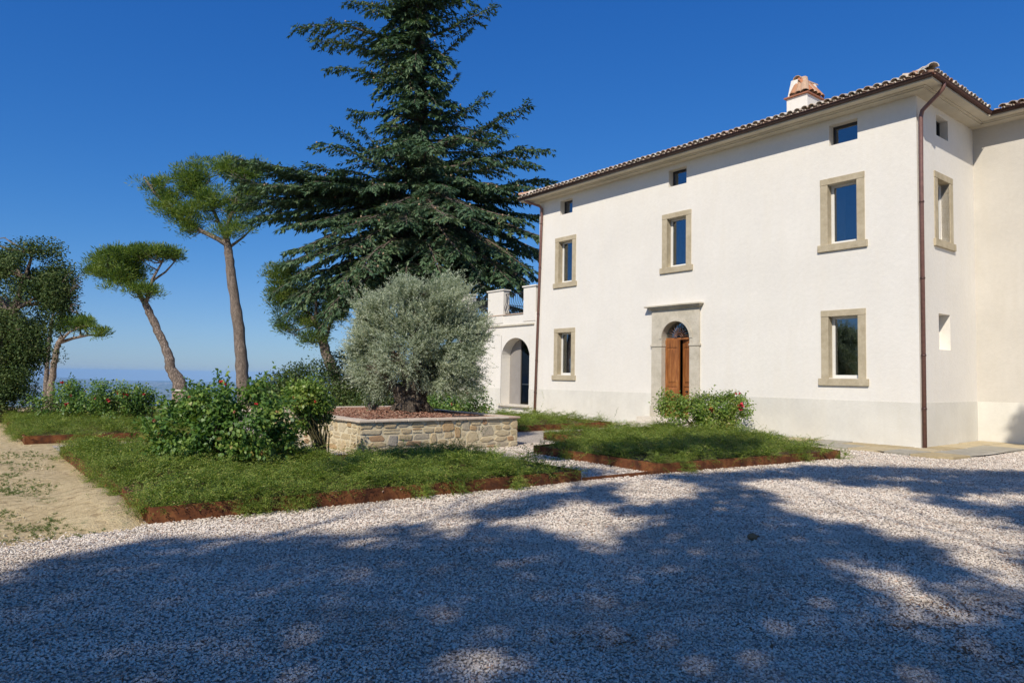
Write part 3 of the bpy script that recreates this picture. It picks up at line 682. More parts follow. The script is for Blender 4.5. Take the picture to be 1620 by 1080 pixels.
# chimney
c = MB(); c.box(3.5, 4.17, -2.08, -1.2, 9.3, 10.30); chim = c.build('chimney', M['plaster'], villa, bevel=.01)
MB().box(3.44, 4.23, -2.14, -1.14, 10.301, 10.34).build('chimney_band', M['terracotta_band'], chim)
c = MB()  # end cheeks of the cap
c.add([(3.50, -2.06, 10.341), (4.15, -2.06, 10.341), (3.98, -2.02, 10.83), (3.66, -2.02, 10.83), (3.50, -1.96, 10.341), (4.15, -1.96, 10.341), (3.98, -1.94, 10.83), (3.66, -1.94, 10.83)], [(0, 1, 2, 3), (4, 7, 6, 5), (0, 4, 5, 1), (1, 5, 6, 2), (2, 6, 7, 3), (3, 7, 4, 0)])
c.add([(3.88, -1.32, 10.341), (4.15, -1.32, 10.341), (4.06, -1.34, 10.86), (3.84, -1.34, 10.86), (3.88, -1.22, 10.341), (4.15, -1.22, 10.341), (4.06, -1.28, 10.86), (3.84, -1.28, 10.86)], [(0, 1, 2, 3), (4, 7, 6, 5), (0, 4, 5, 1), (1, 5, 6, 2), (2, 6, 7, 3), (3, 7, 4, 0)])
c.add([(4.02, -2.0, 10.341), (4.15, -2.0, 10.341), (4.05, -2.0, 10.86), (3.96, -2.0, 10.86), (4.02, -1.26, 10.341), (4.15, -1.26, 10.341), (4.05, -1.26, 10.86), (3.96, -1.26, 10.86)], [(0, 1, 2, 3), (4, 7, 6, 5), (0, 4, 5, 1), (1, 5, 6, 2), (2, 6, 7, 3), (3, 7, 4, 0)])
c.build('chimney_cap', M['plaster'], chim)
ct = tile_mesh(.62, .13, .10, n=5, mat=None).mesh('cap_tile', M['tile_orange'])
def cap_tile(a, b, roll=0):
    o = link('cap_tile', ct, chim); a = Vector(a); b = Vector(b); d = (b - a).normalized(); q = d.to_track_quat('Y', 'Z'); o.rotation_mode = 'QUATERNION'; o.rotation_quaternion = q; o.location = a
for k in range(4):
    y = -1.98 + k * .21; cap_tile((3.47, y, 10.36), (3.83, y, 10.86))
for k in range(3): cap_tile((3.56 + k * .19, -1.18, 10.36), (3.72 + k * .08, -1.44, 10.88))
for k in range(3): cap_tile((3.86, -1.25 - k * .25, 10.86), (3.86, -2.0, 10.89))

# ---------------------------------------------------------------- terrace wing
TZ = 3.84; TL = 20.25; AX, AR = 15.955, .955; ASP = 2.42; ATOP = 3.28
mb = MB(); ty = -.012
wall_face(mb, 'm', L0, TL, -.02, 4.28, [(15.0, 16.94, .45, 3.40, 0)], 0, c=ty)
mb.add([(TL, ty, -.02), (TL, -6, -.02), (TL, -6, 4.28), (TL, ty, 4.28)], [(0, 1, 2, 3)])
mb.add([(TL, -6, -.02), (L0, -6, -.02), (L0, -6, 4.28), (TL, -6, 4.28)], [(0, 1, 2, 3)])
# elliptical arch infill and deep reveal
n = 18; ar = [(AX + .97 * cos(pi * i / n), ASP + (ATOP - ASP) * sin(pi * i / n)) for i in range(n + 1)]
vs = []; fs = []
for (x, z) in ar: vs += [(x, ty, z), (x, ty, 3.40), (x, ty - .55, z)]
for i in range(n): b = 3 * i; fs += [(b, b + 1, b + 4, b + 3), (b, b + 3, b + 5, b + 2)]
mb.add(vs, fs)
for x in (15.0 - .015, 16.94 - .015): mb.add([(x, ty, .45), (x, ty - .55, .45), (x, ty - .55, ASP), (x, ty, ASP)], [(0, 1, 2, 3)])
mb.box(L0, TL, -6, -.25, TZ - .2, TZ)     # terrace floor
mb.box(L0, TL, -.25, ty - .001, TZ, 4.279)
mb.box(L0, TL, -6, -5.75, TZ, 4.6); mb.box(TL - .25, TL, -5.75, -.25, TZ, 4.279)
mb.build('terrace_wall', M['plaster'], villa)
mb = MB(); mb.box(14.70, TL + .06, ty, .05, 3.79, 3.86); mb.build('string_course', M['soffit'], villa, bevel=.01)
MB().box(14.93, 17.0, -.5, .12, .36, .449).build('sill', M['cream_stone'], villa, bevel=.01)
mb = MB(); mb.box(15.42, TL - .3, -.24, .035, 4.281, 4.32); mb.build('parapet_coping', M['coping'], villa, bevel=.006)
for (a, b) in ((14.62, 15.42), (16.82, 17.95), (19.35, 20.27)):
    o = MB().box(a, b, -.33, .012, 3.95, 5.38).build('parapet_pillar', M['plaster'], villa, bevel=.01)
    MB().box(a - .05, b + .05, -.38, .06, 5.381, 5.44).build('pillar_cap', M['plaster'], o, bevel=.01)
# belly-bar railings
def baluster(x):
    pts = []
    for i in range(11):
        t = i / 10; z = 4.36 + .84 * t; y = -.13 + .14 * math.exp(-((t - .3) / .2) ** 2) - .02 * math.sin(t * 6)
        pts.append((x, y, z))
    m_ = MB(); m_.tube(pts, .0115, 5); return m_
for (a, b) in ((15.42, 16.82), (17.95, 19.35)):
    m_ = MB(); m_.tube([(a, -.13, 5.22), (b, -.13, 5.22)], .02, 6); m_.tube([(a, -.13, 4.36), (b, -.13, 4.36)], .014, 6)
    rl = m_.build('railing', M['iron'], villa)
    me = None
    for k in range(11):
        x = a + (k + .5) * (b - a) / 11
        if me is None: bo = baluster(0).build('baluster', M['iron'], rl, loc=(x, 0, 0)); me = bo.data
        else: link('baluster', me, rl, (x, 0, 0))
for (x0, y0) in ((TL - .13, 0),):   # side railing at the back
    m_ = MB(); m_.tube([(x0, -.4, 5.2), (x0, -5.8, 5.2)], .02, 6)
    for k in range(36): m_.tube([(x0, -.45 - k * .15, 4.28), (x0, -.45 - k * .15, 5.2)], .011, 4)
    m_.build('side_railing', M['iron'], villa)
# arched terrace door: grey shutter panel, glass with inner rail
sd = MB(); sd.add([(16.95, -.50, .45), (16.2, -.50, .45), (16.2, -.50, ATOP), (16.95, -.50, ATOP)], [(0, 1, 2, 3)])
sd.box(16.16, 16.20, -.54, -.48, .45, ATOP)
sh_ = sd.build('shutter', M['grey_panel'], villa)
gp = MB(); gp.add([(16.2, -.53, .45), (14.98, -.53, .45), (14.98, -.53, ATOP), (16.2, -.53, ATOP)], [(0, 1, 2, 3)]); gp.build('pane', M['glass_dark'], villa)
gp = MB(); gp.tube([(15.0, -.62, 1.3), (16.2, -.62, 1.3)], .018, 6); gp.build('handrail', M['white_frame'], villa)
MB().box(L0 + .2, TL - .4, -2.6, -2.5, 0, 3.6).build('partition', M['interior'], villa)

# ---------------------------------------------------------------- stone pavement at the wall foot
pav = empty('stone_pavement', W(0, 0), ROTZ); tag(pav, 'buff flagstone pavement along the foot of the villa walls', kind='structure')
def flag(poly, z=.06):
    c = np.mean(poly, 0); pl = [tuple(c + (np.array(p) - c) * (1 - .03 / max(.2, np.linalg.norm(np.array(p) - c))) + rng.uniform(-.012, .012, 2)) for p in poly]
    MB().prism(pl, 0.0, z + rng.uniform(-.006, .006)).build('flagstone', M['flagstone'], pav, bevel=.006)
x = 0.1; xs = [0.1]
while xs[-1] < 14.2: xs.append(xs[-1] + rng.uniform(.6, 1.1))
for i in range(len(xs) - 1):
    a, b = xs[i], xs[i + 1]; w1 = 1.72 if a < 1.2 else (1.25 if a < 2.2 else .95)
    if 5.7 < b and a < 9.0: continue
    sp_ = rng.uniform(.4, .6) * w1
    flag([(a, .015), (b, .015), (b, sp_), (a, sp_)])
    flag([(a, sp_), (b, sp_), (b, w1 + rng.uniform(-.05, .05)), (a, w1 + rng.uniform(-.05, .05))])
for P_ in ([(.1, .9), (.1, 1.8), (-.5, 1.93), (-.62, .95)], [(.1, .9), (-.62, .95), (-.6, .3), (.1, .02)], [(-.5, 1.93), (-.62, .95), (-1.42, 1.02), (-1.36, 1.82), (-.93, 1.97)], [(-.02, .0), (-.6, .28), (-.66, -.9), (-.02, -.95)], [(-.6, .3), (-.62, .95), (-1.42, 1.02), (-1.45, .25)],
           [(-.66, -.9), (-.6, .28), (-1.45, .25), (-1.5, -.75)], [(-.02, -.95), (-.66, -.9), (-.62, -2.2), (-.02, -2.3)], [(-.66, -.92), (-1.5, -.77), (-1.55, -2.1), (-.62, -2.2)], [(-.02, -2.3), (-.62, -2.2), (-.7, -3.76), (-.02, -3.76)], [(-.62, -2.2), (-1.55, -2.1), (-1.6, -3.76), (-.7, -3.76)],
           [(-1.6, -3.76), (-1.57, -3.0), (-2.7, -3.0), (-2.7, -3.76)], [(-2.7, -3.76), (-2.7, -3.0), (-3.8, -2.95), (-3.8, -3.76)], [(-3.8, -3.76), (-3.8, -2.95), (-5, -2.95), (-5, -3.76)]): flag(P_)
mb = MB()
mb.add([(x, y, .047) for x, y in [(.1, 0), (2.3, 0), (2.3, 1.15), (1.2, 1.5), (.1, 1.72), (-.9, 1.88), (-1.3, 1.75), (-1.5, .2), (-1.55, -3.0), (-5, -3.0), (-5, -3.76), (-.01, -3.76), (-.01, 0)]], [tuple(range(13))])
mb.add([(x, y, .047) for x, y in [(2.3, 0), (5.7, 0), (5.7, .9), (2.3, .9)]], [(0, 1, 2, 3)]); mb.add([(x, y, .047) for x, y in [(9.1, 0), (14.2, 0), (14.2, .9), (9.1, .9)]], [(0, 1, 2, 3)])
mb.build('joint_mortar', M['cream_stone'], pav)

# ---------------------------------------------------------------- olive planter of rubble stone
PS0, PS1, PM0, PM1, PH = 5.44, 11.3, 8.2, 12.2, .65
pl = empty('stone_planter', W((PS0 + PS1) / 2, (PM0 + PM1) / 2), ROTZ, 'long raised planter of buff rubble stone with pale coping holding the olive tree', 'planter')
ox, oy = (PS0 + PS1) / 2, (PM0 + PM1) / 2; hx, hy = (PS1 - PS0) / 2, (PM1 - PM0) / 2
c = MB()
for a in ((-hx + .028, hx - .028, hy - .3, hy - .028), (-hx + .028, hx - .028, -hy + .028, -hy + .3), (-hx + .028, -hx + .3, -hy + .3, hy - .3), (hx - .3, hx - .028, -hy + .3, hy - .3)): c.box(*a, 0, PH - .001)
c.build('mortar_core', M['mortar'], pl)
def stone_shape(k):
    r_ = np.random.default_rng(50 + k); n = r_.integers(6, 9); poly = []
    for i in range(n):
        a = 2 * pi * (i + r_.uniform(-.25, .25)) / n; q = max(abs(cos(a)), abs(sin(a))); rr = (.5 / q) * r_.uniform(.93, 1.0)
        poly.append((cos(a) * rr, sin(a) * rr))
    poly = [(min(.5, max(-.5, x)), min(.5, max(-.5, z))) for x, z in poly]
    m_ = MB(); n = len(poly)
    vs = [(x, 0, z) for x, z in poly] + [(x, .78 + r_.uniform(-.05, .05), z) for x, z in poly] + [(x * .9 + r_.uniform(-.02, .02), 1 + r_.uniform(-.07, .07), z * .86) for x, z in poly] + [(r_.uniform(-.1, .1), 1.08, r_.uniform(-.1, .1))]
    fs = [(i, (i + 1) % n, n + (i + 1) % n, n + i) for i in range(n)] + [(n + i, n + (i + 1) % n, 2 * n + (i + 1) % n, 2 * n + i) for i in range(n)] + [(2 * n + i, 2 * n + (i + 1) % n, 3 * n) for i in range(n)]
    m_.add(vs, fs, False); return m_.mesh('stone', M['rubble'])
shapes = [stone_shape(k) for k in range(12)]
def clad(p0, p1, nrm_rz, H):
    """p0->p1 wall line in planter coords; stones stick out along the local +y after rotation nrm_rz"""
    L = math.dist(p0, p1); dx, dy = (p1[0] - p0[0]) / L, (p1[1] - p0[1]) / L
    z = 0.01; occupied = []
    rows = [.13, .12, .14, .12, .13]
    free = [[True] * 400 for _ in rows]; zz = np.cumsum([0.01] + rows)
    for r_i, h in enumerate(rows):
        x = 0.0
        while x < L - .04:
            i0 = int(x / L * 399)
            if not free[r_i][i0]: x += .01; continue
            w = rng.uniform(.17, .38) if rng.random() < .8 else rng.uniform(.38, .52)
            w = min(w, L - x); run = 0
            while run < w and free[r_i][min(399, int((x + run) / L * 399))]: run += .01
            w = min(w, run)
            if w < .05: x += max(w, .01) + .001; continue
            hh = h
            if r_i + 1 < len(rows) and rng.random() < .22 and w > .15:
                hh = h + rows[r_i + 1]
                for q in range(int(x / L * 399), min(400, int((x + w) / L * 399) + 1)): free[r_i + 1][q] = False
            elif rng.random() < .12 and w > .2:   # two thin stones
                for zz0 in (0, h / 2):
                    o = link('stone', shapes[rng.integers(12)], pl, (p0[0] + dx * (x + w / 2), p0[1] + dy * (x + w / 2), zz[r_i] + zz0 + h / 4)); o.rotation_euler = (0, 0, nrm_rz); o.scale = (w - .016, rng.uniform(.036, .046), h / 2 - .014)
                x += w; continue
            o = link('stone', shapes[rng.integers(12)], pl, (p0[0] + dx * (x + w / 2), p0[1] + dy * (x + w / 2), zz[r_i] + hh / 2 + rng.uniform(-.006, .006)))
            o.rotation_euler = (0, rng.uniform(-.06, .06), nrm_rz); o.scale = (w - .016, rng.uniform(.036, .054), hh - .016)
            x += w
# outward shift: stones start 6 cm inside the face
clad((-hx + .06, hy), (-hx + .06, -hy), pi / 2, PH)         # front (towards the yard): outward is -s
clad((-hx, hy - .06), (hx, hy - .06), 0, PH)                # left face: outward is +m
clad((-hx, -hy + .06), (hx, -hy + .06), pi, PH)
def coping_run(a0, a1, fixed, axis, wd=.34):
    x = a0
    while x < a1 - .01:
        L = min(rng.uniform(.45, .8), a1 - x); L = a1 - x if a1 - x - L < .25 else L
        n = 5; e = [(x + .004 + (L - .008) * i / n, rng.uniform(-.012, .012)) for i in range(n + 1)]
        out = [(a, fixed + (wd / 2 + b) * sgn) for a, b in e] if (sgn := 1) else []
        inn = [(a, fixed - wd / 2 + b * .6) for a, b in e]
        poly = inn + out[::-1]
        if axis == 'y': poly = [(q, p) for p, q in poly][::-1]
        MB().prism(poly, PH, PH + .045 + rng.uniform(-.004, .004)).build('coping_stone', M['coping'], pl, bevel=.012); x += L
coping_run(-hx - .035, hx + .035, hy - .135, 'x'); coping_run(-hx - .035, hx + .035, -hy + .135, 'x')
coping_run(-hy + .307, hy - .307, -hx + .135, 'y'); coping_run(-hy + .307, hy - .307, hx - .135, 'y')
MB().box(-hx + .3, hx - .3, -hy + .3, hy - .3, .1, PH - .0).build('soil', M['mulch_bed'], pl)

# ---------------------------------------------------------------- geometry-node scatter for uncountable stuff
def scatter(name, label, pts, rots, scl, variants, mat, loc=(0, 0, 0), rz=0.0, kindidx=None):
    """one object: loose points instanced with small source meshes kept in the same mesh (attribute src = k+1)."""
    n = len(pts); V = [np.asarray(pts, np.float32)]; F = []; src = [np.zeros(n, np.int32)]; base = n
    for k, (vv, ff) in enumerate(variants):
        V.append(np.asarray(vv, np.float32)); F += [tuple(i + base for i in f) for f in ff]; base += len(vv); src.append(np.full(len(vv), k + 1, np.int32))
    me = bpy.data.meshes.new(name); me.from_pydata(np.concatenate(V).tolist(), [], F); me.materials.append(mat)
    tot = base; src = np.concatenate(src)
    a = me.attributes.new('src', 'INT', 'POINT'); a.data.foreach_set('value', src)
    r_ = np.zeros((tot, 3), np.float32); r_[:n] = rots; a = me.attributes.new('rot', 'FLOAT_VECTOR', 'POINT'); a.data.foreach_set('vector', r_.ravel())
    s_ = np.ones((tot, 3), np.float32); s_[:n] = scl; a = me.attributes.new('scl', 'FLOAT_VECTOR', 'POINT'); a.data.foreach_set('vector', s_.ravel())
    kd = np.zeros(tot, np.int32); kd[:n] = (rng.integers(0, len(variants), n) if kindidx is None else kindidx) + 1
    a = me.attributes.new('var', 'INT', 'POINT'); a.data.foreach_set('value', kd)
    o = link(name, me, None, loc, rz)
    ng = bpy.data.node_groups.new(name + '_scatter', 'GeometryNodeTree')
    ng.interface.new_socket('Geometry', in_out='INPUT', socket_type='NodeSocketGeometry'); ng.interface.new_socket('Geometry', in_out='OUTPUT', socket_type='NodeSocketGeometry')
    N = ng.nodes; gi = N.new('NodeGroupInput'); go = N.new('NodeGroupOutput'); lk = ng.links.new
    def attr(nm, t):
        x = N.new('GeometryNodeInputNamedAttribute'); x.data_type = t; x.inputs['Name'].default_value = nm; return x.outputs['Attribute']
    def eq(sock, val):
        x = N.new('FunctionNodeCompare'); x.data_type = 'INT'; x.operation = 'EQUAL'; lk(sock, x.inputs[2]); x.inputs[3].default_value = val; return x.outputs[0]
    def both(a_, b_):
        x = N.new('FunctionNodeBooleanMath'); x.operation = 'AND'; lk(a_, x.inputs[0]); lk(b_, x.inputs[1]); return x.outputs[0]
    rot = attr('rot', 'FLOAT_VECTOR'); scv = attr('scl', 'FLOAT_VECTOR'); sr = attr('src', 'INT'); vr = attr('var', 'INT')
    e2r = N.new('FunctionNodeEulerToRotation'); lk(rot, e2r.inputs[0])
    join = N.new('GeometryNodeJoinGeometry')
    for k in range(len(variants)):
        sp1 = N.new('GeometryNodeSeparateGeometry'); sp1.domain = 'POINT'; lk(gi.outputs[0], sp1.inputs[0]); lk(both(eq(sr, 0), eq(vr, k + 1)), sp1.inputs[1])
        sp2 = N.new('GeometryNodeSeparateGeometry'); sp2.domain = 'POINT'; lk(gi.outputs[0], sp2.inputs[0]); lk(eq(sr, k + 1), sp2.inputs[1])
        ip = N.new('GeometryNodeInstanceOnPoints'); lk(sp1.outputs[0], ip.inputs['Points']); lk(sp2.outputs[0], ip.inputs['Instance'])
        lk(e2r.outputs[0], ip.inputs['Rotation']); lk(scv, ip.inputs['Scale']); lk(ip.outputs[0], join.inputs[0])
    lk(join.outputs[0], go.inputs[0])
    md = o.modifiers.new('scatter', 'NODES'); md.node_group = ng
    tag(o, label, kind='stuff'); return o
def in_poly(x, y, poly):
    x = np.asarray(x); y = np.asarray(y); ins = np.zeros(x.shape, bool); n = len(poly); j = n - 1
    for i in range(n):
        xi, yi = poly[i]; xj, yj = poly[j]
        c_ = ((yi > y) != (yj > y)) & (x < (xj - xi) * (y - yi) / (yj - yi + 1e-12) + xi); ins ^= c_; j = i
    return ins
def ico(sub=1, seed=0, flat=.6, jit=.12):
    import bmesh
    bm = bmesh.new(); bmesh.ops.create_icosphere(bm, subdivisions=sub, radius=1); r_ = np.random.default_rng(seed)
    vs = [(v.co.x * (1 + r_.uniform(-jit, jit)), v.co.y * (.8 + r_.uniform(-jit, jit)), v.co.z * flat * (1 + r_.uniform(-jit, jit))) for v in bm.verts]
    bm.verts.ensure_lookup_table(); fs = [tuple(v.index for v in f.verts) for f in bm.faces]; bm.free(); return vs, fs

# beds (house coordinates)
BED_A = [(.65, 10.8), (.9, 16.78), (8.2, 16.9), (8.2, 13.5), (4.45, 13.3), (4.2, 10.75)]
BED_B = [(10.9, 17.3), (10.7, 13.3), (14.5, 13.0), (20.6, 13.6), (20.9, 17.4)]
BED_R = [(.57, 9.04), (.05, 3.86), (1.5, 3.3), (3.3, 1.6), (6.6, 1.4), (6.52, 6.5), (4.6, 6.55), (4.0, 8.95)]
BED_C = [(8.75, 5.6), (8.85, 1.5), (13.8, 1.3), (14.2, 4.6)]
edgings = {}
def bed(poly, label, h=.18, left_low=False):
    c = np.mean(poly, 0); e = empty('flower_bed', W(c[0], c[1]), ROTZ, label, 'flower bed', 'steel edged beds round the olive planter')
    n = len(poly); area = sum(poly[i][0] * poly[(i + 1) % n][1] - poly[(i + 1) % n][0] * poly[i][1] for i in range(n)); sg = 1 if area > 0 else -1
    for i in range(n):
        a = np.array(poly[i]) - c; b = np.array(poly[(i + 1) % n]) - c; d = (b - a) / np.linalg.norm(b - a); nn = np.array([d[1], -d[0]]) * sg
        q = [a, b - d * .003, b - d * .003 - nn * .012, a - nn * .012]
        MB().prism([tuple(x) for x in q], -.03, h + (i % 2) * .002).build('steel_edging', M['corten'], e)
    ins = [tuple((np.array(p) - c) * .995) for p in poly]
    MB().prism(ins, 0.0, h - .045).build('mulch_soil', M['mulch_bed'], e)
    return e
bed(BED_A, 'long planted bed nearest the camera, before the stone planter, edged in rusty steel')
bed(BED_B, 'planted bed at the far left beyond the first one, with two rose bushes')
bed(BED_R, 'planted bed before the door wall with one rose bush, edged in rusty steel')
bed(BED_C, 'small planted bed at the wall below the terrace arch')
# low steel strip closing the path between the two front beds
p0, p1 = np.array([.655, 10.77]), np.array([.575, 9.06]); c = (p0 + p1) / 2; d = unit(p1 - p0); nn = np.array([-d[1], d[0]])
st = MB().prism([tuple(x - c) for x in (p0, p1, p1 + nn * .012, p0 + nn * .012)], -.03, .065).build('steel_edging_strip', M['corten'], None, W(c[0], c[1]), ROTZ)
tag(st, 'low dark steel strip closing the gravel path between the two front beds', 'edging')

# ground cover: arching stems of small leaves
def tuft(seed, nstem=9, lean=1.0, L0_=.30, up=.5):
    r_ = np.random.default_rng(seed); P = []; D = []; Nn = []; Ls = []; stems = []
    for i in range(nstem):
        az = r_.uniform(0, 2 * pi); L = L0_ * r_.uniform(.6, 1.25); el = r_.uniform(.1, 1.0) * up; p = np.array([r_.uniform(-.05, .05), r_.uniform(-.05, .05), -.03]); n = int(L / .017)
        for k in range(n):
            t = k / n; e = el * (1 - 1.3 * t); d = np.array([cos(az) * cos(e * 1.4), sin(az) * cos(e * 1.4), sin(e * 1.4)])
            p = p + d * .017; az += r_.uniform(-.08, .08)
            if k > 1:
                side = np.cross(d, [0, 0, 1]); side = side / (np.linalg.norm(side) + 1e-6) * (1 if k % 2 else -1)
                P.append(p.copy()); D.append(d * .5 + side * .9 + np.array([0, 0, r_.uniform(0, .5)])); Nn.append(np.array([0, 0, 1]) + r_.normal(size=3) * .3); Ls.append(r_.uniform(.020, .036) * (1.1 - .5 * t))
    P, D, Nn, Ls = map(np.array, (P, D, Nn, Ls)); q = leaves(P, D, Nn, Ls, Ls * .62, .08)
    return q.tolist(), [(4 * i, 4 * i + 1, 4 * i + 2, 4 * i + 3) for i in range(len(P))]
def shoot(seed):
    r_ = np.random.default_rng(seed); P = []; D = []; p = np.array([0., 0, 0]); d = np.array([r_.uniform(-.3, .3), r_.uniform(-.3, .3), 1.])
    for k in range(30):
        d = unit(d + r_.normal(size=3) * .09); p = p + d * .018; a = r_.uniform(0, 6.28); P.append(p.copy()); D.append(np.array([cos(a), sin(a), .4]))
    P, D = np.array(P), np.array(D); L = r_.uniform(.022, .034, 30); q = leaves(P, D, np.array([0, 0, 1]) + r_.normal(size=(30, 3)) * .3, L, L * .55, .08)
    return q.tolist(), [(4 * i, 4 * i + 1, 4 * i + 2, 4 * i + 3) for i in range(30)]
tufts = [tuft(k) for k in range(5)] + [tuft(30 + k, 5, L0_=.42, up=.95) for k in range(2)] + [shoot(3), shoot(8)]
def shrink(poly, d):
    c = np.mean(poly, 0); return [tuple(c + (np.array(p) - c) * (1 - d / np.linalg.norm(np.array(p) - c))) for p in poly]
def cover(name, label, poly, dens, zbase=.13, over=.16, hang_edges=(), bare=None, hmod=1.0):
    xs = [p[0] for p in poly]; ys = [p[1] for p in poly]; A = (max(xs) - min(xs) + .4) * (max(ys) - min(ys) + .4)
    n = int(A * dens); x = rng.uniform(min(xs) - .2, max(xs) + .2, n); y = rng.uniform(min(ys) - .2, max(ys) + .2, n)
    k = in_poly(x, y, shrink(poly, .07)) & (fnoise(np.stack([x, y, x * 0], 1), .75, 11) > -.85)
    if bare is not None: k &= ~bare(x, y)
    x, y = x[k], y[k]; n = len(x)
    lump = np.clip(.5 + .33 * fnoise(np.stack([x, y, x * 0], 1), .9, 12) + .12 * fnoise(np.stack([x, y, x * 0], 1), .3, 13), 0, 1.3)
    z = zbase + .005 + (.02 + .215 * lump) * rng.uniform(.2, 1, n) * hmod
    rot = np.stack([rng.uniform(-.35, .35, n), rng.uniform(-.35, .35, n), rng.uniform(0, 2 * pi, n)], 1); sc_ = rng.uniform(.7, 1.15, n) * (.75 + .45 * lump)
    kd = rng.integers(0, 5, n); kd[rng.random(n) < .05] = 5; kd[rng.random(n) < .03] = 6; kd[rng.random(n) < .008] = 7; kd[rng.random(n) < .008] = 8
    PX, RX, SX, KX = [np.stack([x, y, z], 1)], [rot], [np.repeat(sc_[:, None], 3, 1)], [kd]
    for (i, dn, drop) in hang_edges:        # stems that hang over the edging
        a = np.array(poly[i]); b = np.array(poly[(i + 1) % len(poly)]); L = np.linalg.norm(b - a); d = (b - a) / L; c = np.mean(poly, 0)
        nn = np.array([d[1], -d[0]]); nn = nn if np.dot(nn, (a + b) / 2 - c) > 0 else -nn
        m_ = int(L * dn); t = rng.uniform(0, 1, m_) * L; dens_mod = .5 + .5 * np.sin(t * 2.9 + 1) * np.sin(t * 1.3); dens_mod = dens_mod * (.5 + .5 * np.sin(t * 11 + 2 * np.sin(t * 3))); kk = rng.random(m_) < .12 + .75 * dens_mod; t = t[kk]; m_ = len(t)
        o_ = rng.uniform(-.16, .045, m_); p = a + d * t[:, None] + nn * o_[:, None]
        zz = zbase + .06 - np.clip(o_, 0, 1) * 1.3 * drop + rng.uniform(-.03, .04, m_)
        rr = np.stack([np.full(m_, 0.) + rng.uniform(.3, 1.0, m_) * -nn[1], rng.uniform(.3, 1.0, m_) * nn[0], rng.uniform(0, 2 * pi, m_)], 1)
        nc_ = int(L * dn / 34); tc = np.repeat(rng.uniform(0, L, nc_), 14); q_ = rng.random(len(tc)); p2 = a + d * (tc + rng.normal(size=len(tc)) * .09)[:, None] + nn * (.02 + .13 * q_)[:, None]; m2 = len(tc)
        PX.append(np.stack([p2[:, 0], p2[:, 1], zbase + .05 - .15 * q_ * drop], 1)); RX.append(np.stack([rng.uniform(.5, 1.3, m2) * -nn[1], rng.uniform(.5, 1.3, m2) * nn[0], rng.uniform(0, 2 * pi, m2)], 1)); SX.append(np.repeat(rng.uniform(.45, .8, m2)[:, None], 3, 1)); KX.append(rng.integers(0, 5, m2))
        PX.append(np.stack([p[:, 0], p[:, 1], zz], 1)); RX.append(rr); SX.append(np.repeat(rng.uniform(.6, 1.0, m_)[:, None], 3, 1)); KX.append(rng.integers(0, 5, m_))
    return scatter(name, label, np.concatenate(PX), np.concatenate(RX), np.concatenate(SX), tufts, M['cover'], W(0, 0), ROTZ, np.concatenate(KX))
def shrink(poly, d):
    c = np.mean(poly, 0); return [tuple(c + (np.array(p) - c) * (1 - d / np.linalg.norm(np.array(p) - c))) for p in poly]
bareA = lambda x, y: (((x - 2.35) / .30) ** 2 + ((y - 16.2) / .62) ** 2 < 1) | (((x - 1.05) / .5) ** 2 + ((y - 10.9) / .45) ** 2 < 1)
bareB = lambda x, y: (x < 11.15 + .18 * np.sin(y * 5))
cover('ground_cover', 'low spreading green shrubs filling the bed in front of the planter', BED_A, 150, hang_edges=((0, 44, 1.), (1, 26, .7)), bare=bareA)
cover('ground_cover', 'low spreading green shrubs in the far left bed', BED_B, 80, hang_edges=((0, 20, .6), (4, 25, .8)), bare=bareB)
cover('ground_cover', 'bright green ground cover in the bed before the house wall', BED_R, 110, hang_edges=((0, 24, .9), (7, 18, .8), (5, 20, .8), (6, 20, .8), (2, 20, .4)), hmod=1.1, bare=lambda x, y: ((x - 3.9) / .35) ** 2 + ((y - 8.8) / .35) ** 2 < 1)
cover('ground_cover', 'ground cover in the small bed by the downpipe', BED_C, 70, hang_edges=((0, 20, .6), (3, 30, .8)), hmod=1.3)

# pebbles lying on the yard
def pebbles():
    P = []
    for (y0, y1, dens, rs) in ((2.2, 5.0, 3900, .0095), (5.0, 7.5, 2700, .0105), (7.5, 11, 1500, .0125), (11, 17, 640, .0155)):
        wmax = .78 * y1 + 1.2; n = int((y1 - y0) * 2 * wmax * dens); x = rng.uniform(-wmax, wmax, n); y = rng.uniform(y0, y1, n)
        k = np.abs(x) < .78 * y + 1.0; x, y = x[k], y[k]
        P.append(np.stack([x, y, np.full(len(x), rs)], 1))
    P = np.concatenate(P); s, m = to_house(P)
    ok = ((s < .62 - .1 * np.clip((m - 17) / 1, 0, 1.5)) | ((m < 16.8) & (s < 10.2)) | ((m >= 16.8) & (s < .75 + rng.normal(0, .14, len(s)) - .1 * (m - 17)))) & ~((s > 0) & (m < .02)) & ~((m < -3.75))
    for b in (BED_A, BED_R, BED_C, BED_B): ok &= ~in_poly(s, m, b)
    ok &= ~in_poly(s, m, [(2.3, 0), (2.3, 1.15), (1.2, 1.6), (.1, 1.85), (-.93, 1.99), (-1.42, 1.85), (-1.5, .2), (-1.6, -4), (0, -4), (0, 0)])
    ok &= ~((s > PS0) & (s < PS1) & (m > PM0) & (m < PM1)) & ~((s > 0) & (m < 1.0))
    P = P[ok]; n = len(P); rs = P[:, 2]
    sc_ = rs[:, None] * np.stack([rng.uniform(.65, 1.5, n), rng.uniform(.65, 1.3, n), rng.uniform(.5, 1.1, n)], 1)
    z = .006 + sc_[:, 2] * rng.uniform(.1, .9, n)
    rut = .012 * np.sin(P[:, 0] * 1.1 + P[:, 1] * 2.3)
    rot = np.stack([rng.uniform(-.5, .5, n), rng.uniform(-.5, .5, n), rng.uniform(0, 6.28, n)], 1)
    scatter('gravel', 'loose cream and grey pea gravel covering the yard', np.stack([P[:, 0], P[:, 1], z + rut * .3 + .002], 1), rot, sc_, [ico(1, k) for k in range(4)], M['pebble'])
    return n
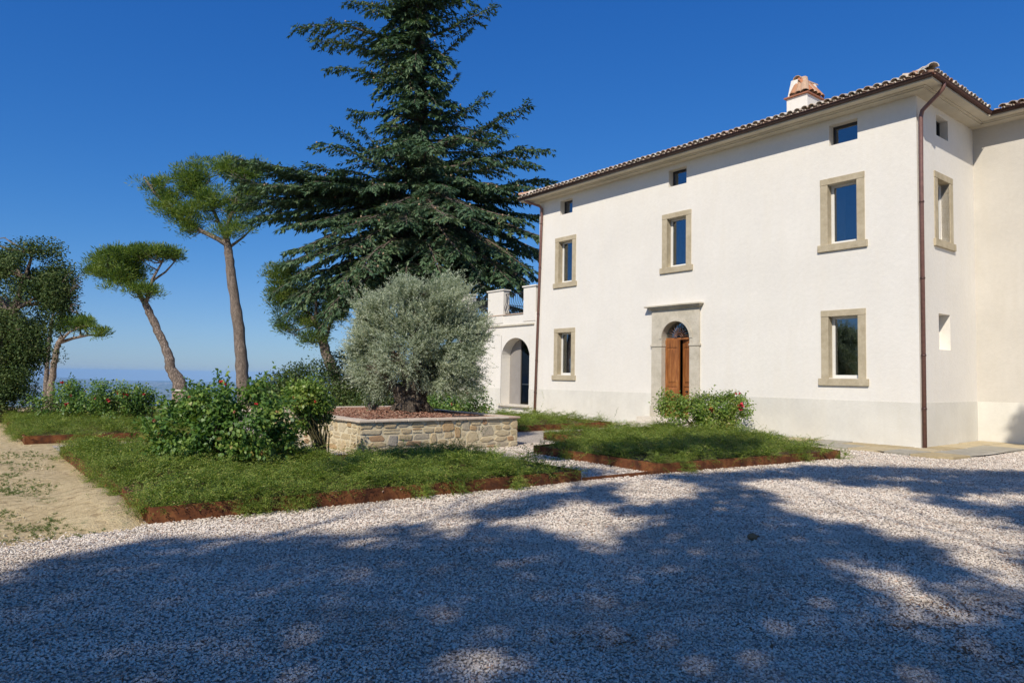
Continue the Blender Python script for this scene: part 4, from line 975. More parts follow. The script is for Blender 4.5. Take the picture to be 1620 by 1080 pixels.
NPEB = pebbles()
def mulch_chips():
    n = 8200; x = rng.uniform(-hx + .28, hx - .28, n); y = rng.uniform(-hy + .28, hy - .28, n); z = PH + .01 + .10 * np.exp(-((x + .82) ** 2 + y * y) / 1.1) + rng.uniform(0, .02, n)
    rot = np.stack([rng.uniform(-.5, .5, n), rng.uniform(-.5, .5, n), rng.uniform(0, 6.28, n)], 1); s_ = np.stack([rng.uniform(.02, .06, n), rng.uniform(.01, .025, n), rng.uniform(.004, .01, n)], 1)
    scatter('mulch', 'reddish bark chips round the olive trunk', np.stack([x, y, z], 1), rot, s_, [ico(1, 7, 1), ico(1, 8, 1)], M['mulch'], W(ox, oy), ROTZ)
    # soil mound
mulch_chips()
def bed_chips():
    X = [];
    for poly, cond, k in ((BED_A, lambda x, y: x * 0 < 1, 3200), (BED_B, lambda x, y: x < 11.7, 900)):
        xs = [p[0] for p in poly]; ys = [p[1] for p in poly]; x = rng.uniform(min(xs), max(xs), k); y = rng.uniform(min(ys), max(ys), k); q = in_poly(x, y, poly) & cond(x, y); X.append(np.stack([x[q], y[q]], 1))
    X = np.concatenate(X); n = len(X); rot = np.stack([rng.uniform(-.5, .5, n), rng.uniform(-.5, .5, n), rng.uniform(0, 6.28, n)], 1); s_ = np.stack([rng.uniform(.015, .045, n), rng.uniform(.01, .02, n), rng.uniform(.004, .01, n)], 1)
    scatter('bark_mulch', 'dark bark mulch showing between the low shrubs', np.column_stack([X, .135 + rng.uniform(0, .012, n)]), rot, s_, [ico(1, 7, 1), ico(1, 8, 1)], M['mulch'], W(0, 0), ROTZ)
bed_chips()
def weeds():
    q = []
    for i in range(150):
        s = rng.uniform(.9, 9); m = 17.2 + rng.gamma(1.6, 1.3); r_ = rng.uniform(.1, .4); k = int(r_ * 110)
        a = rng.uniform(0, 6.28, k); rr = r_ * np.sqrt(rng.random(k)); q.append(np.stack([s + rr * np.cos(a) * 1.3, m + rr * np.sin(a) * .9], 1))
    for s, m, r_, k in ((1.25, 17.6, .35, 60), (2.9, 17.4, .22, 60), (8.6, 18.4, 1.0, 240), (10, 20, 1.5, 260), (3.0, 19.6, .7, 110), (1.7, 19.2, .7, 120), (1.0, 18.5, .4, 50), (13, 19.5, 1.8, 350), (16, 18.5, 1.2, 200)):
        a = rng.uniform(0, 6.28, k); rr = r_ * np.sqrt(rng.random(k)); q.append(np.stack([s + rr * np.cos(a), m + rr * np.sin(a)], 1))
    X = np.concatenate(q); n = len(X)
    def blade(seed):
        r_ = np.random.default_rng(seed); k = 14; az = r_.uniform(0, 6.28, k); e = r_.uniform(.4, 1.3, k); D = np.stack([np.cos(az) * np.cos(e), np.sin(az) * np.cos(e), np.sin(e)], 1)
        v = leaves(np.zeros((k, 3)), D, r_.normal(size=(k, 3)), r_.uniform(.025, .065, k), r_.uniform(.005, .010, k)); return v.tolist(), [(4 * i, 4 * i + 1, 4 * i + 2, 4 * i + 3) for i in range(k)]
    scatter('weeds', 'tufts of grass and weeds on the bare earth', np.column_stack([X, np.full(n, .005)]), np.stack([np.zeros(n), np.zeros(n), rng.uniform(0, 6.28, n)], 1), np.repeat(rng.uniform(.35, .9, n)[:, None], 3, 1), [blade(1), blade(2), blade(3)], M['grass'], W(0, 0), ROTZ)
    n = 1700; s = rng.uniform(.9, 14, n); m = rng.uniform(17.2, 24, n); s_ = rng.uniform(.006, .026, n) * rng.uniform(.5, 1, n)
    scatter('clods', 'small clods and stones on the bare earth', np.stack([s, m, s_ * .3], 1), rng.uniform(-.5, 6, (n, 3)), np.repeat(s_[:, None], 3, 1), [ico(1, 3), ico(1, 5)], M['mortar'], W(0, 0), ROTZ)
    n = 520; x = rng.uniform(-6, 8, n); y = rng.uniform(3, 12, n); k = (np.abs(x) < .8 * y) & (to_house(np.stack([x, y], 1))[0] < .4); x, y = x[k], y[k]
    cl = np.array([(2.6, 4.6), (3.2, 5.0), (.6, 4.3), (-.4, 6.3), (3.6, 6.4), (2.9, 4.1)]); cx_ = cl[rng.integers(0, 6, 420)] + rng.normal(0, .14, (420, 2)) * np.array([1.6, .7]); x = np.r_[x, cx_[:, 0]]; y = np.r_[y, cx_[:, 1]]; n = len(x)
    lf = leaves(np.array([[0, 0, 0.]]), np.array([[1, 0, 0.]]), np.array([[0, 0, 1.]]), [1.], [.5], .12)
    scatter('fallen_leaves', 'a few brown leaves and twigs scattered on the gravel', np.column_stack([x, y, np.full(n, .022)]), np.stack([rng.uniform(-.6, .6, n), rng.uniform(-.6, .6, n), rng.uniform(0, 6.28, n)], 1), np.repeat(rng.uniform(.02, .045, n)[:, None], 3, 1), [(lf.tolist(), [(0, 1, 2, 3)])], M['dry_leaf'])
weeds()
# single dark cone lying in the yard
vv, ff = ico(2, 4, .8, .2)
pc = MB(); pc.add([(x * .055, y * .05, z * .045) for x, y, z in vv], ff); pc.box(-.02, .07, -.01, .01, .0, .012)
g0 = [2.45, 7.05, .04]; pc = pc.build('fallen_cone', M['dry_leaf'], None, g0); tag(pc, 'dark fallen cone lying alone on the shaded gravel', 'cone')

# ---------------------------------------------------------------- plants: shared builders
def crown_leaves(blobs, n_cl, cl_r, per, size, asp, upbias=.4, outb=.6, shell=.55, hang=0.0, fold=.1, clumpflat=.8, rad_dir=.0, cull=-.55, rough=.13, wlf=3.2):
    """blobs: list of (center xyz, radii xyz, weight)"""
    wts = np.array([b[2] for b in blobs], float); wts /= wts.sum(); C_ = np.array([b[0] for b in blobs]); Rr = np.array([b[1] for b in blobs])
    id_ = rng.choice(len(blobs), n_cl, p=wts); d = rdir(n_cl); rad = rng.uniform(shell, 1.0, n_cl) ** .6; cen = C_[id_] + d * Rr[id_] * rad[:, None]
    wl = cl_r * wlf; sd = int(rng.integers(1e6)); outn = fnoise(cen, wl * 1.6, sd); cen = C_[id_] + (cen - C_[id_]) * (1 + rough * np.clip(outn, -2, 2))[:, None]
    keep = fnoise(cen, wl, sd + 1) > cull; cen = cen[keep]; id_ = id_[keep]; n_cl = len(cen)
    k = np.repeat(np.arange(n_cl), per); off = ball(len(k)) * np.array([1, 1, clumpflat]) * cl_r * rng.uniform(.55, 1.15, n_cl)[k][:, None]
    P = cen[k] + off
    outw = unit((P - C_[id_][k]) / Rr[id_][k])
    Nn = unit(outw * outb + np.array([0, 0, upbias]) + rdir(len(k)) * .75)
    D = np.cross(Nn, rdir(len(k))) + unit(off) * rad_dir + np.array([0, 0, -hang])
    L = size * rng.uniform(.6, 1.25, len(k))
    return leaves(P, D, Nn, L, L * asp, fold), cen
def pblob(px, py, rx, ry, Y, dep=1.0, w=None):
    c = at(px, py, Y); return (c, np.array([rx * Y / F_PX, max(.3, dep * rx * Y / F_PX), ry * Y / F_PX]), w if w is not None else rx * ry)
def branch_path(a, b, sag=.0, n=5, jit=.05):
    a = np.array(a, float); b = np.array(b, float); L = np.linalg.norm(b - a); out = []
    for i in range(n + 1):
        t = i / n; p = a + (b - a) * t; p[2] += sag * L * 4 * t * (1 - t)
        if 0 < i < n: p += rng.normal(size=3) * jit * L * .3
        out.append(p)
    return out
def rel(V, o): return np.asarray(V) - np.asarray(o)

# ---------------------------------------------------------------- the cedar
def cedar():
    Y0 = 40.0; base = at(667, 643, Y0); base[2] = -.05
    t = empty('cedar_tree', base, 0, 'huge dark blue-green cedar with layered spreading branches towering behind the olive', 'tree')
    topz = 31.0
    def axis(z):  # trunk leans very slightly left going up
        f = z / topz; return np.array([base[0] + (-.6) * f + .15 * sin(f * 7), Y0, z])
    tr = MB(); zs = np.linspace(0, topz, 26); rad = [.62 * (1 - z / topz) ** .8 + .05 + (.25 * math.exp(-z * 2)) for z in zs]
    tr.tube([rel(axis(z) + np.array([0, 0, -.1]) * (z == 0), base) for z in zs], rad, 14, jit=.05); tr.build('trunk', M['bark_cedar'], t)
    br = MB(); P = []; D = []; Nn = []; Ls = []; Ws = []
    # extent (px) of the crown either side by picture height
    yy = [-260, -150, -60, 10, 45, 75, 118, 150, 190, 230, 262, 300, 350, 400, 440, 480]
    le = [12, 50, 80, 95, 130, 105, 105, 90, 80, 105, 220, 290, 285, 215, 235, 220]
    ri = [12, 45, 80, 110, 65, 50, 60, 95, 130, 160, 180, 190, 230, 225, 215, 190]
    def prim(z0, phi, L, lift, droop, w=1.0, dens=1.0):
        a = axis(z0); dirh = np.array([cos(phi), sin(phi), 0]); n = 14; path = []
        for i in range(n + 1):
            q = i / n; z = lift * L * q - droop * L * q * q + .02 * L * sin(q * 9 + z0)
            sway = np.array([-dirh[1], dirh[0], 0]) * .04 * L * sin(q * 5 + phi * 3) * q
            path.append(a + dirh * L * q + sway + np.array([0, 0, z]))
        br.tube([rel(p, base) for p in path], [max(.015, (.045 + .012 * L) * (1 - q / n * .93)) for q in range(n + 1)], 6)
        path = np.array(path); ns = int(L / .17 * dens)
        for k in range(ns):
            q = .16 + .84 * (k + rng.random()) / ns; f = q * n; i = min(n - 1, int(f)); p = path[i] + (path[i + 1] - path[i]) * (f - i); d = unit(path[i + 1] - path[i])
            side = np.array([-d[1], d[0], 0]) * (1 if k % 2 else -1); sl = (.20 * L * (1.12 - q) + .42) * rng.uniform(.55, 1.25) * (.35 + min(1, q * 1.8)) * .8
            sl = min(sl, 2.2); ang = rng.uniform(.55, 1.05); sd_ = unit(d * cos(ang) + side * sin(ang) + np.array([0, 0, rng.uniform(-.18, .12)]))
            m_ = max(3, int(sl / .105)); tt = (np.arange(m_) + rng.random(m_)) / m_
            pp = p + sd_ * (tt * sl)[:, None] + np.array([0, 0, -1]) * (.16 * sl * tt ** 2)[:, None]
            if sl > .9: br.tube([rel(pp[0], base), rel(pp[m_ // 2], base), rel(pp[-1], base)], [.02, .014, .006], 4, cap=False)
            for sgn in (1, -1, 0):
                s2 = np.cross(sd_, [0, 0, 1]) * sgn
                dd = sd_ * rng.uniform(.5, 1.1, (m_, 1)) + s2 * rng.uniform(.5, 1, (m_, 1)) + np.stack([np.zeros(m_), np.zeros(m_), rng.uniform(-.9, .2, m_) - (.7 if sgn == 0 else 0)], 1)
                P.append(pp); D.append(dd); Nn.append(np.array([0, 0, 1]) + rng.normal(size=(m_, 3)) * .38)
                l_ = rng.uniform(.16, .36, m_) * w; Ls.append(l_); Ws.append(l_ * rng.uniform(.26, .42, m_))
        return path[-1]
    def px_branch(px, py, y0, dep, lift=.18, w=1.0, dens=1.1):
        """branch from the trunk at picture height y0 to the tip at px,py lying dep metres nearer the camera than the trunk"""
        a = axis(at(660, y0, Y0)[2]); b = at(px, py, Y0 - dep); v = b - a; L = float(np.hypot(v[0], v[1])); phi = math.atan2(v[1], v[0])
        prim(a[2], phi, L, lift, lift - v[2] / L, w, dens)
    for args in ((470, 42, 70, 1.5), (500, 66, 90, -1), (518, 112, 130, 1), (556, 178, 190, 1), (533, 205, 285, 1.5), (566, 192, 290, 2.5, -.05), (548, 2, 30, 1),
                 (782, 8, 60, 1), (744, 44, 95, -1), (716, 96, 125, 1), (722, 120, 160, -1), (773, 148, 205, 1), (838, 162, 240, 1.5), (868, 238, 265, 1), (878, 292, 300, -1), (862, 320, 320, 2), (800, 210, 270, 2),
                 (372, 258, 335, 3.2, .30), (366, 286, 345, 1.5, .25), (400, 262, 330, 4.5, .3), (440, 276, 340, 2.5, .25), (376, 330, 350, 3, .3), (416, 345, 365, 0, .25), (489, 262, 320, 3), (455, 392, 400, 3, .2), (452, 410, 410, 5, .2), (455, 470, 440, 4, .15), (500, 440, 420, 6, .15),
                 (880, 350, 340, 3), (870, 400, 375, 4), (855, 440, 400, 2), (900, 420, 390, 0), (790, 400, 380, 6.5), (760, 360, 350, 7.5), (700, 300, 320, 7), (620, 330, 340, 7.5), (560, 390, 385, 7.5), (590, 300, 310, 6), (520, 350, 365, 5.5), (640, 360, 345, 8), (740, 290, 300, 5), (680, 225, 270, 5), (610, 240, 270, 5), (820, 460, 430, 3), (530, 500, 460, 3), (840, 300, 320, 5), (480, 480, 450, 6.5, .15), (540, 450, 430, 8, .15), (575, 420, 410, 9, .15), (600, 470, 440, 7), (470, 430, 415, 6, .2), (500, 400, 400, 7, .2), (540, 360, 370, 7.5, .2), (420, 300, 335, 5, .3), (450, 320, 345, 4, .3), (500, 290, 330, 5, .25), (540, 270, 310, 4, .2), (840, 450, 420, 5), (800, 440, 410, 7), (770, 470, 440, 6), (870, 380, 360, 6), (820, 350, 345, 6), (640, 450, 430, 8), (700, 350, 345, 9), (510, 520, 455, 6, .2), (400, 350, 350, 4, .3), (380, 300, 335, 4.5, .32), (392, 320, 340, 2, .3), (450, 360, 360, 5, .25), (480, 390, 380, 7, .25), (720, 400, 375, 8), (750, 430, 400, 7), (790, 450, 410, 5), (830, 420, 390, 6.5), (850, 470, 430, 4), (740, 340, 330, 8), (850, 260, 285, 3), (790, 300, 305, 5), (690, 430, 400, 8.5), (560, 470, 440, 7.5), (590, 420, 400, 8.5), (432, 458, 436, 4, .2), (450, 500, 452, 5.5, .15), (474, 470, 445, 6.5, .2), (520, 495, 450, 7.5, .15)):
        px_branch(*args)
    y = 470.
    while y > -285:
        H = np.interp(y, yy, le), np.interp(y, yy, ri)
        for k in range(5 if y > 120 else 6):
            phi = rng.uniform(0, 2 * pi)
            if y > 330 and -2.3 < phi - 2 * pi < -.8 and rng.random() < .5: continue
            side = H[0] if cos(phi) < 0 else H[1]; base_r = min(side, (H[0] + H[1]) / 2 * 1.05)
            L = abs(cos(phi)) * side + (1 - abs(cos(phi))) * base_r; L *= rng.uniform(.4, .95) * Y0 / F_PX
            if L < .5: L = .5
            prim(axis(at(660, y, Y0)[2])[2], phi, L, rng.uniform(.08, .3) + (.15 if y < 60 else 0), rng.uniform(.15, .36), 1, .8)
        for k in range(3):      # short inner boughs that hide the trunk
            phi = rng.uniform(pi, 2 * pi) if k else rng.uniform(0, 2 * pi); L = (H[0] + H[1]) / 2 * rng.uniform(.22, .5) * Y0 / F_PX
            prim(axis(at(660, y + rng.uniform(-8, 8), Y0)[2])[2], phi, max(.6, L), rng.uniform(-.05, .25), rng.uniform(.25, .6), 1.1, 1.0)
        y -= 19 if y > 120 else 15
    for yv in np.arange(-60, 300, 9.):      # short boughs towards the viewer
        for k in range(2): prim(axis(at(660, yv, Y0)[2])[2], rng.uniform(1.12, 1.88) * pi, rng.uniform(1.3, 2.8), rng.uniform(-.1, .15), rng.uniform(.3, .7), 1.15, 1.3)
    br.build('branches', M['bark_cedar'], t)
    P = np.concatenate(P); D = np.concatenate(D); Nn = np.concatenate(Nn); Ls = np.concatenate(Ls); Ws = np.concatenate(Ws)
    V = leaves(rel(P, base), D, Nn, Ls, Ws, -.03)
    link('crown', fast_mesh('crown', V, 4, M['cedar']), t)
    # pale cones sitting on the upper sides of some boughs
    k = rng.random(len(P)) < .0016; cb = MB()
    vv, ff = ico(1, 2, 1.5, .05)
    for p in rel(P[k], base)[:420]:
        cb.add([(p[0] + x * .05, p[1] + y * .05, p[2] + .08 + z * .045) for x, y, z in vv], ff, True)
    o = cb.build('cones', M['cedar_cone'], t); o['kind'] = 'stuff'
    return len(P)
NCED = cedar()

# ---------------------------------------------------------------- stone pines
def pine(label, Y, trunk, widths, limbs, ells, puffs, mat, per=150, base_off=None, bark='bark_pine', pr=.42):
    b = at(*trunk[0], Y); b[2] = min(b[2], -.02) if base_off is None else base_off
    t = empty('stone_pine', b, 0, label, 'tree', 'stone pines along the edge of the hill')
    tr = MB(); pts = [at(x, y, Y) for x, y in trunk]; pts[0] = b.copy()
    # resample for a knotty trunk
    pp = []; rr = []
    for i in range(len(pts) - 1):
        for q in range(6):
            f = q / 6; pp.append(pts[i] * (1 - f) + pts[i + 1] * f + rng.normal(size=3) * .012); w = widths[i] * (1 - f) + widths[i + 1] * f
            rr.append(w * Y / F_PX / 2 * rng.uniform(.93, 1.1))
    pp.append(pts[-1]); rr.append(widths[-1] * Y / F_PX / 2)
    tr.tube([rel(p, b) for p in pp], rr, 12, jit=.05); tr.build('trunk', M[bark], t)
    ln = MB(); nodes = [pts[-1]]
    for lm in limbs:
        lp = [at(x, y, Y + dz) for (x, y, dz) in lm['p']]; w0, w1 = lm['w']; n_ = len(lp)
        ln.tube([rel(p, b) for p in lp], [(w0 + (w1 - w0) * i / (n_ - 1)) * Y / F_PX / 2 for i in range(n_)], 7)
        for i in range(1, n_): nodes.append(lp[i]); nodes.append((lp[i] + lp[i - 1]) / 2)
    nodes = np.array(nodes)
    blobs = [pblob(x, y, rx, ry, Y + rng.uniform(-.6, .6), .8) for x, y, rx, ry in ells]
    wts = np.array([bb[2] for bb in blobs], float); wts /= wts.sum(); id_ = rng.choice(len(blobs), puffs, p=wts)
    d = rdir(puffs); cen = np.array([bb[0] for bb in blobs])[id_] + d * np.array([bb[1] for bb in blobs])[id_] * (rng.random((puffs, 1)) ** .45)
    sd_ = int(rng.integers(1e6)); kp_ = fnoise(cen, 1.5 * Y / 29, sd_) > -.45; cen = cen[kp_]; puffs = len(cen)
    for c_ in cen[::2]:
        dd = np.linalg.norm(nodes - c_, axis=1) + np.maximum(0, nodes[:, 2] - c_[2]) * 1.5; a = nodes[np.argmin(dd)]
        ln.tube([rel(p, b) for p in branch_path(a, c_, -.10, 4, .12)], [.035 * Y / 29, .028, .02, .014, .008], 4, cap=False)
    ln.build('limbs', M[bark], t)
    k = np.repeat(np.arange(puffs), per); n = len(k); dr = rdir(n); dr[:, 2] = dr[:, 2] * .7 + .35
    off = unit(dr) * (rng.random((n, 1)) ** .6) * pr * (Y / 29) * rng.uniform(.6, 1.25, puffs)[k][:, None] * np.array([1, 1, .62])
    P = cen[k] + off; D = unit(dr) + np.array([0, 0, .45]) + rdir(n) * .45; L = rng.uniform(.10, .20, n) * Y / 29
    V = leaves(rel(P, b), D, rdir(n), L, L * .17, 0)
    link('crown', fast_mesh('crown', V, 4, M[mat]), t)
    return t
pine('tall stone pine with a straight rugged trunk, left of the cedar', 44, [(389, 640), (383, 590), (378, 520), (366, 440), (362, 400), (358, 378)], [21, 19, 18, 14, 13, 11],
     [dict(p=[(361, 388, 0), (345, 378, .2), (320, 366, .4), (295, 352, .6), (270, 330, .6), (245, 305, .4), (228, 280, .2)], w=(9, 3)), dict(p=[(358, 380, 0), (362, 350, -.3), (372, 320, -.5), (385, 290, -.5)], w=(8, 3)), dict(p=[(358, 380, 0), (345, 350, .3), (330, 315, .4), (315, 285, .5)], w=(7, 3)), dict(p=[(362, 392, 0), (385, 375, .4), (405, 355, .5)], w=(5, 2))],
     [(240, 285, 22, 20), (262, 312, 26, 22), (300, 290, 32, 32), (322, 272, 30, 18), (348, 268, 28, 18), (385, 275, 36, 26), (345, 325, 50, 30), (285, 335, 30, 20), (395, 320, 36, 34), (365, 362, 40, 16), (300, 362, 25, 12)], 470, 'pine', 130, -1.5)
pine('leaning stone pine with a flat round crown, behind the rose bushes', 30, [(287, 640), (284, 605), (270, 583), (266, 560), (252, 528), (236, 494), (230, 480)], [19, 20, 15, 13, 12, 11, 10],
     [dict(p=[(230, 481, 0), (218, 462, .2), (200, 445, .3), (180, 432, .3)], w=(9, 3)), dict(p=[(230, 481, 0), (236, 462, -.2), (242, 440, -.2), (256, 415, -.2)], w=(7, 3)), dict(p=[(208, 452, 0), (215, 430, .3), (225, 410, .3)], w=(4, 2)), dict(p=[(240, 445, 0), (262, 430, 0), (278, 412, 0)], w=(4, 2))],
     [(162, 422, 24, 20), (185, 408, 28, 18), (212, 402, 32, 14), (245, 402, 34, 12), (270, 406, 20, 10), (200, 432, 45, 18), (185, 452, 30, 14), (225, 462, 26, 10)], 350, 'pine', 130, -.1)
pine('dark stone pine with a forked trunk under the cedar boughs', 42, [(546, 655), (540, 625), (528, 590), (516, 560), (508, 530), (502, 512)], [20, 19, 17, 15, 13, 11],
     [dict(p=[(504, 518, 0), (492, 500, .2), (478, 485, .3), (462, 465, .3)], w=(9, 3)), dict(p=[(512, 548, 0), (520, 520, -.2), (526, 498, -.2), (540, 478, -.2)], w=(7, 3)), dict(p=[(500, 510, 0), (500, 480, 0), (496, 455, 0)], w=(6, 3))],
     [(434, 450, 18, 22), (450, 480, 26, 26), (478, 462, 40, 26), (500, 500, 44, 24), (535, 478, 34, 26), (475, 515, 36, 22), (495, 535, 26, 12), (455, 430, 24, 14)], 330, 'pine_dark', 130, -1.0)
pine('pale trunked pine half hidden behind the oak, leaning to the right', 34, [(78, 640), (82, 605), (86, 575), (92, 545), (98, 532)], [11, 10, 9, 8, 7],
     [dict(p=[(94, 542, 0), (115, 535, .2), (140, 530, .3), (165, 530, .3)], w=(6, 2)), dict(p=[(95, 540, 0), (110, 525, -.2), (130, 515, -.2)], w=(5, 2))],
     [(118, 512, 28, 9), (142, 516, 26, 9), (160, 526, 14, 8), (95, 515, 26, 14)], 90, 'pine', 120, -1.2, 'bark_pale', .36)
# bare second stem beside it
b = at(72, 640, 36); b[2] = -1.3; mb = MB(); mb.tube([rel(p, b) for p in (b, at(73, 600, 36), at(76, 560, 36), at(80, 520, 36), at(84, 495, 36))], [.13, .115, .10, .08, .04], 8, jit=.05)
t = empty('pine_snag', b, 0, 'thin reddish bare pine stem beside the pale trunked pine', 'tree'); mb.build('trunk', M['bark_pine'], t)
mb = MB(); mb.tube([rel(p, b) for p in (at(80, 520, 36), at(95, 500, 36.4), at(112, 488, 36.5))], [.05, .03, .01], 5); mb.build('branch', M['bark_pine'], t)

# ---------------------------------------------------------------- oak at the left
def oak():
    Y = 21.0; b = at(-8, 700, Y); b[2] = 0
    t = empty('oak_tree', b, 0, 'dark leafy oak at the left edge of the yard with foliage down to the ground', 'tree')
    tr = MB(); pts = [b, at(-6, 640, Y), at(0, 590, Y), at(12, 540, Y), at(22, 490, Y), at(40, 440, Y), at(52, 400, Y)]; tr.tube([rel(p, b) for p in pts], [.26, .22, .19, .15, .11, .07, .03], 10, jit=.05); tr.build('trunk', M['bark_cedar'], t)
    bl = [pblob(18, 425, 48, 38, Y), pblob(62, 405, 30, 24, Y), pblob(78, 438, 34, 34, Y), pblob(62, 468, 46, 40, Y), pblob(92, 476, 22, 24, Y), pblob(18, 520, 62, 46, Y), pblob(46, 548, 34, 24, Y), pblob(6, 590, 46, 38, Y), pblob(0, 630, 44, 20, Y), pblob(28, 580, 26, 26, Y), pblob(-70, 500, 90, 110, Y + 1), pblob(-60, 610, 70, 50, Y)]
    V, cen = crown_leaves(bl, 1450, .48, 165, .072, .62, .35, .6, .2, rad_dir=.4, cull=-.35, rough=.2, wlf=3.6)
    link('crown', fast_mesh('crown', rel(V, b), 4, M['oak']), t)
    lm = MB(); pn = np.array(pts)
    for c_ in cen[::5]:
        a = pn[np.argmin(np.linalg.norm(pn - c_, axis=1) + np.maximum(0, pn[:, 2] - c_[2]))]; lm.tube([rel(p, b) for p in branch_path(a, c_, .05, 4, .14)], [.05, .035, .025, .016, .008], 4, cap=False)
    for k in range(26):   # dead twigs on the right side
        a = at(88 + rng.uniform(0, 10), rng.uniform(455, 500), Y); e = at(112 + rng.uniform(0, 24), rng.uniform(428, 498), Y + rng.uniform(-.5, .5)); lm.tube([rel(p, b) for p in branch_path(a, e, .03, 4, .12)], [.014, .011, .008, .006, .003], 4, cap=False)
    lm.build('limbs', M['deadwood'], t)
oak()

# ---------------------------------------------------------------- olive tree
def olive():
    b = np.array(W(7.55, 10.15, PH)); Y = b[1]
    t = empty('olive_tree', b, 0, 'old silvery olive with a gnarled squat trunk in the raised stone planter', 'tree')
    tr = MB()
    def P_(x, y, dz=0): return at(x, y, Y + dz)
    for pts, rad in (([(648, 650, 0), (650, 636, 0), (652, 620, 0), (648, 602, 0), (640, 585, 0), (622, 560, 0), (600, 530, 0)], [.34, .27, .23, .19, .13, .08, .05]),
                     ([(660, 650, .1), (662, 630, .1), (668, 606, .1), (682, 585, .1), (702, 560, .2), (718, 520, .2)], [.27, .21, .18, .12, .08, .04]),
                     ([(636, 650, -.1), (638, 636, -.1), (632, 618, -.2), (612, 600, -.3), (590, 580, -.4)], [.24, .18, .14, .11, .06]),
                     ([(655, 630, 0), (655, 600, -.1), (660, 560, -.1), (655, 510, -.1), (660, 470, 0)], [.22, .17, .10, .06, .03]),
                     ([(618, 650, -.15), (632, 644, -.1), (645, 634, 0)], [.07, .14, .16]), ([(684, 650, -.1), (672, 643, 0), (662, 632, 0)], [.06, .12, .15]), ([(650, 658, -.5), (650, 646, -.3), (652, 634, -.1)], [.06, .14, .16])):
        pp = [P_(*q) for q in pts]; full = []; rr = []
        for i in range(len(pp) - 1):
            for q in range(4): f = q / 4; full.append(pp[i] * (1 - f) + pp[i + 1] * f + rng.normal(size=3) * .014); rr.append((rad[i] * (1 - f) + rad[i + 1] * f) * rng.uniform(.88, 1.1))
        full.append(pp[-1]); rr.append(rad[-1]); tr.tube([rel(p, b) for p in full], rr, 12, jit=.09)
    tr.build('trunk', M['bark_olive'], t)
    ell = [(605, 606, 24, 14), (700, 604, 26, 12), (600, 480, 44, 44), (650, 455, 60, 30), (700, 462, 52, 42), (660, 500, 75, 45), (585, 520, 42, 40), (640, 545, 70, 42), (720, 520, 48, 44), (722, 568, 44, 34), (590, 570, 40, 34), (650, 580, 70, 20), (690, 595, 46, 18), (602, 600, 30, 18), (742, 545, 24, 24), (735, 478, 24, 24), (745, 590, 20, 18), (574, 545, 22, 20), (580, 490, 20, 20), (640, 436, 26, 14), (708, 432, 24, 14), (758, 512, 20, 22), (735, 612, 24, 12), (570, 590, 22, 18)]
    blobs = [pblob(656 + (x - 656) * .93, 552 + (y - 540) * .86, rx * .93, ry * .88, Y + rng.uniform(-.35, .35), .95) for x, y, rx, ry in ell]
    nt = 10500; w = np.array([q[2] for q in blobs], float); w /= w.sum(); id_ = rng.choice(len(blobs), nt, p=w); C_ = np.array([q[0] for q in blobs])[id_]; R_ = np.array([q[1] for q in blobs])[id_]
    d = rdir(nt); st = C_ + d * R_ * rng.uniform(.2, 1.0, (nt, 1)) ** .7
    st = C_ + (st - C_) * (1 + .2 * np.clip(fnoise(st, .9, 5), -2, 2))[:, None]
    kp = fnoise(st, .7, 6) > -.7; st = st[kp]; nt = len(st)
    core = P_(655, 560); od = unit(st - core) * .9 + rdir(nt) * .55 + np.array([0, 0, .45]); od = unit(od)
    k = 22; Ln = rng.uniform(.2, .42, nt) * np.where(rng.random(nt) < .12, 1.6, 1)
    tt = np.tile(np.arange(k) / k, nt); ii = np.repeat(np.arange(nt), k)
    P = st[ii] + od[ii] * (tt * Ln[ii])[:, None]; P[:, 2] -= .12 * tt ** 2 * Ln[ii] * 2; s1 = unit(np.cross(od[ii], rdir(len(ii)))); D = od[ii] * .75 + s1 * .8
    L = rng.uniform(.05, .085, len(ii)) * (1.1 - .35 * tt); V = leaves(rel(P, b), D, rdir(len(ii)) + np.array([0, 0, .4]), L, L * .27, .02)
    link('crown', fast_mesh('crown', V, 4, M['olive']), t)
    lm = MB(); nod = np.array([P_(600, 530), P_(718, 520, .2), P_(590, 580, -.4), P_(660, 470), P_(655, 510, -.1), P_(622, 560), P_(702, 560, .2)])
    for c_ in st[::22]:
        a = nod[np.argmin(np.linalg.norm(nod - c_, axis=1))]; lm.tube([rel(p, b) for p in branch_path(a, c_, .04, 4, .12)], [.018, .014, .01, .007, .004], 4, cap=False)
    lm.build('limbs', M['bark_olive'], t)
olive()
# irrigation hose along the planter's back edge
mb = MB(); hp = [(-1.1, -.9, PH + .12), (-1.9, -1.3, PH + .07), (-2.3, -1.45, PH + .05), (-2.5, -1.2, PH + .05), (-2.4, -.5, PH + .05), (-1.7, -1.0, PH + .07), (-.5, -1.4, PH + .06), (2.3, -1.5, PH + .05)]
mb.tube(hp, .013, 6); tag(mb.build('irrigation_hose', M['hose'], None, W(ox, oy), ROTZ), 'thin black irrigation hose lying on the bark mulch in the planter', 'hose')

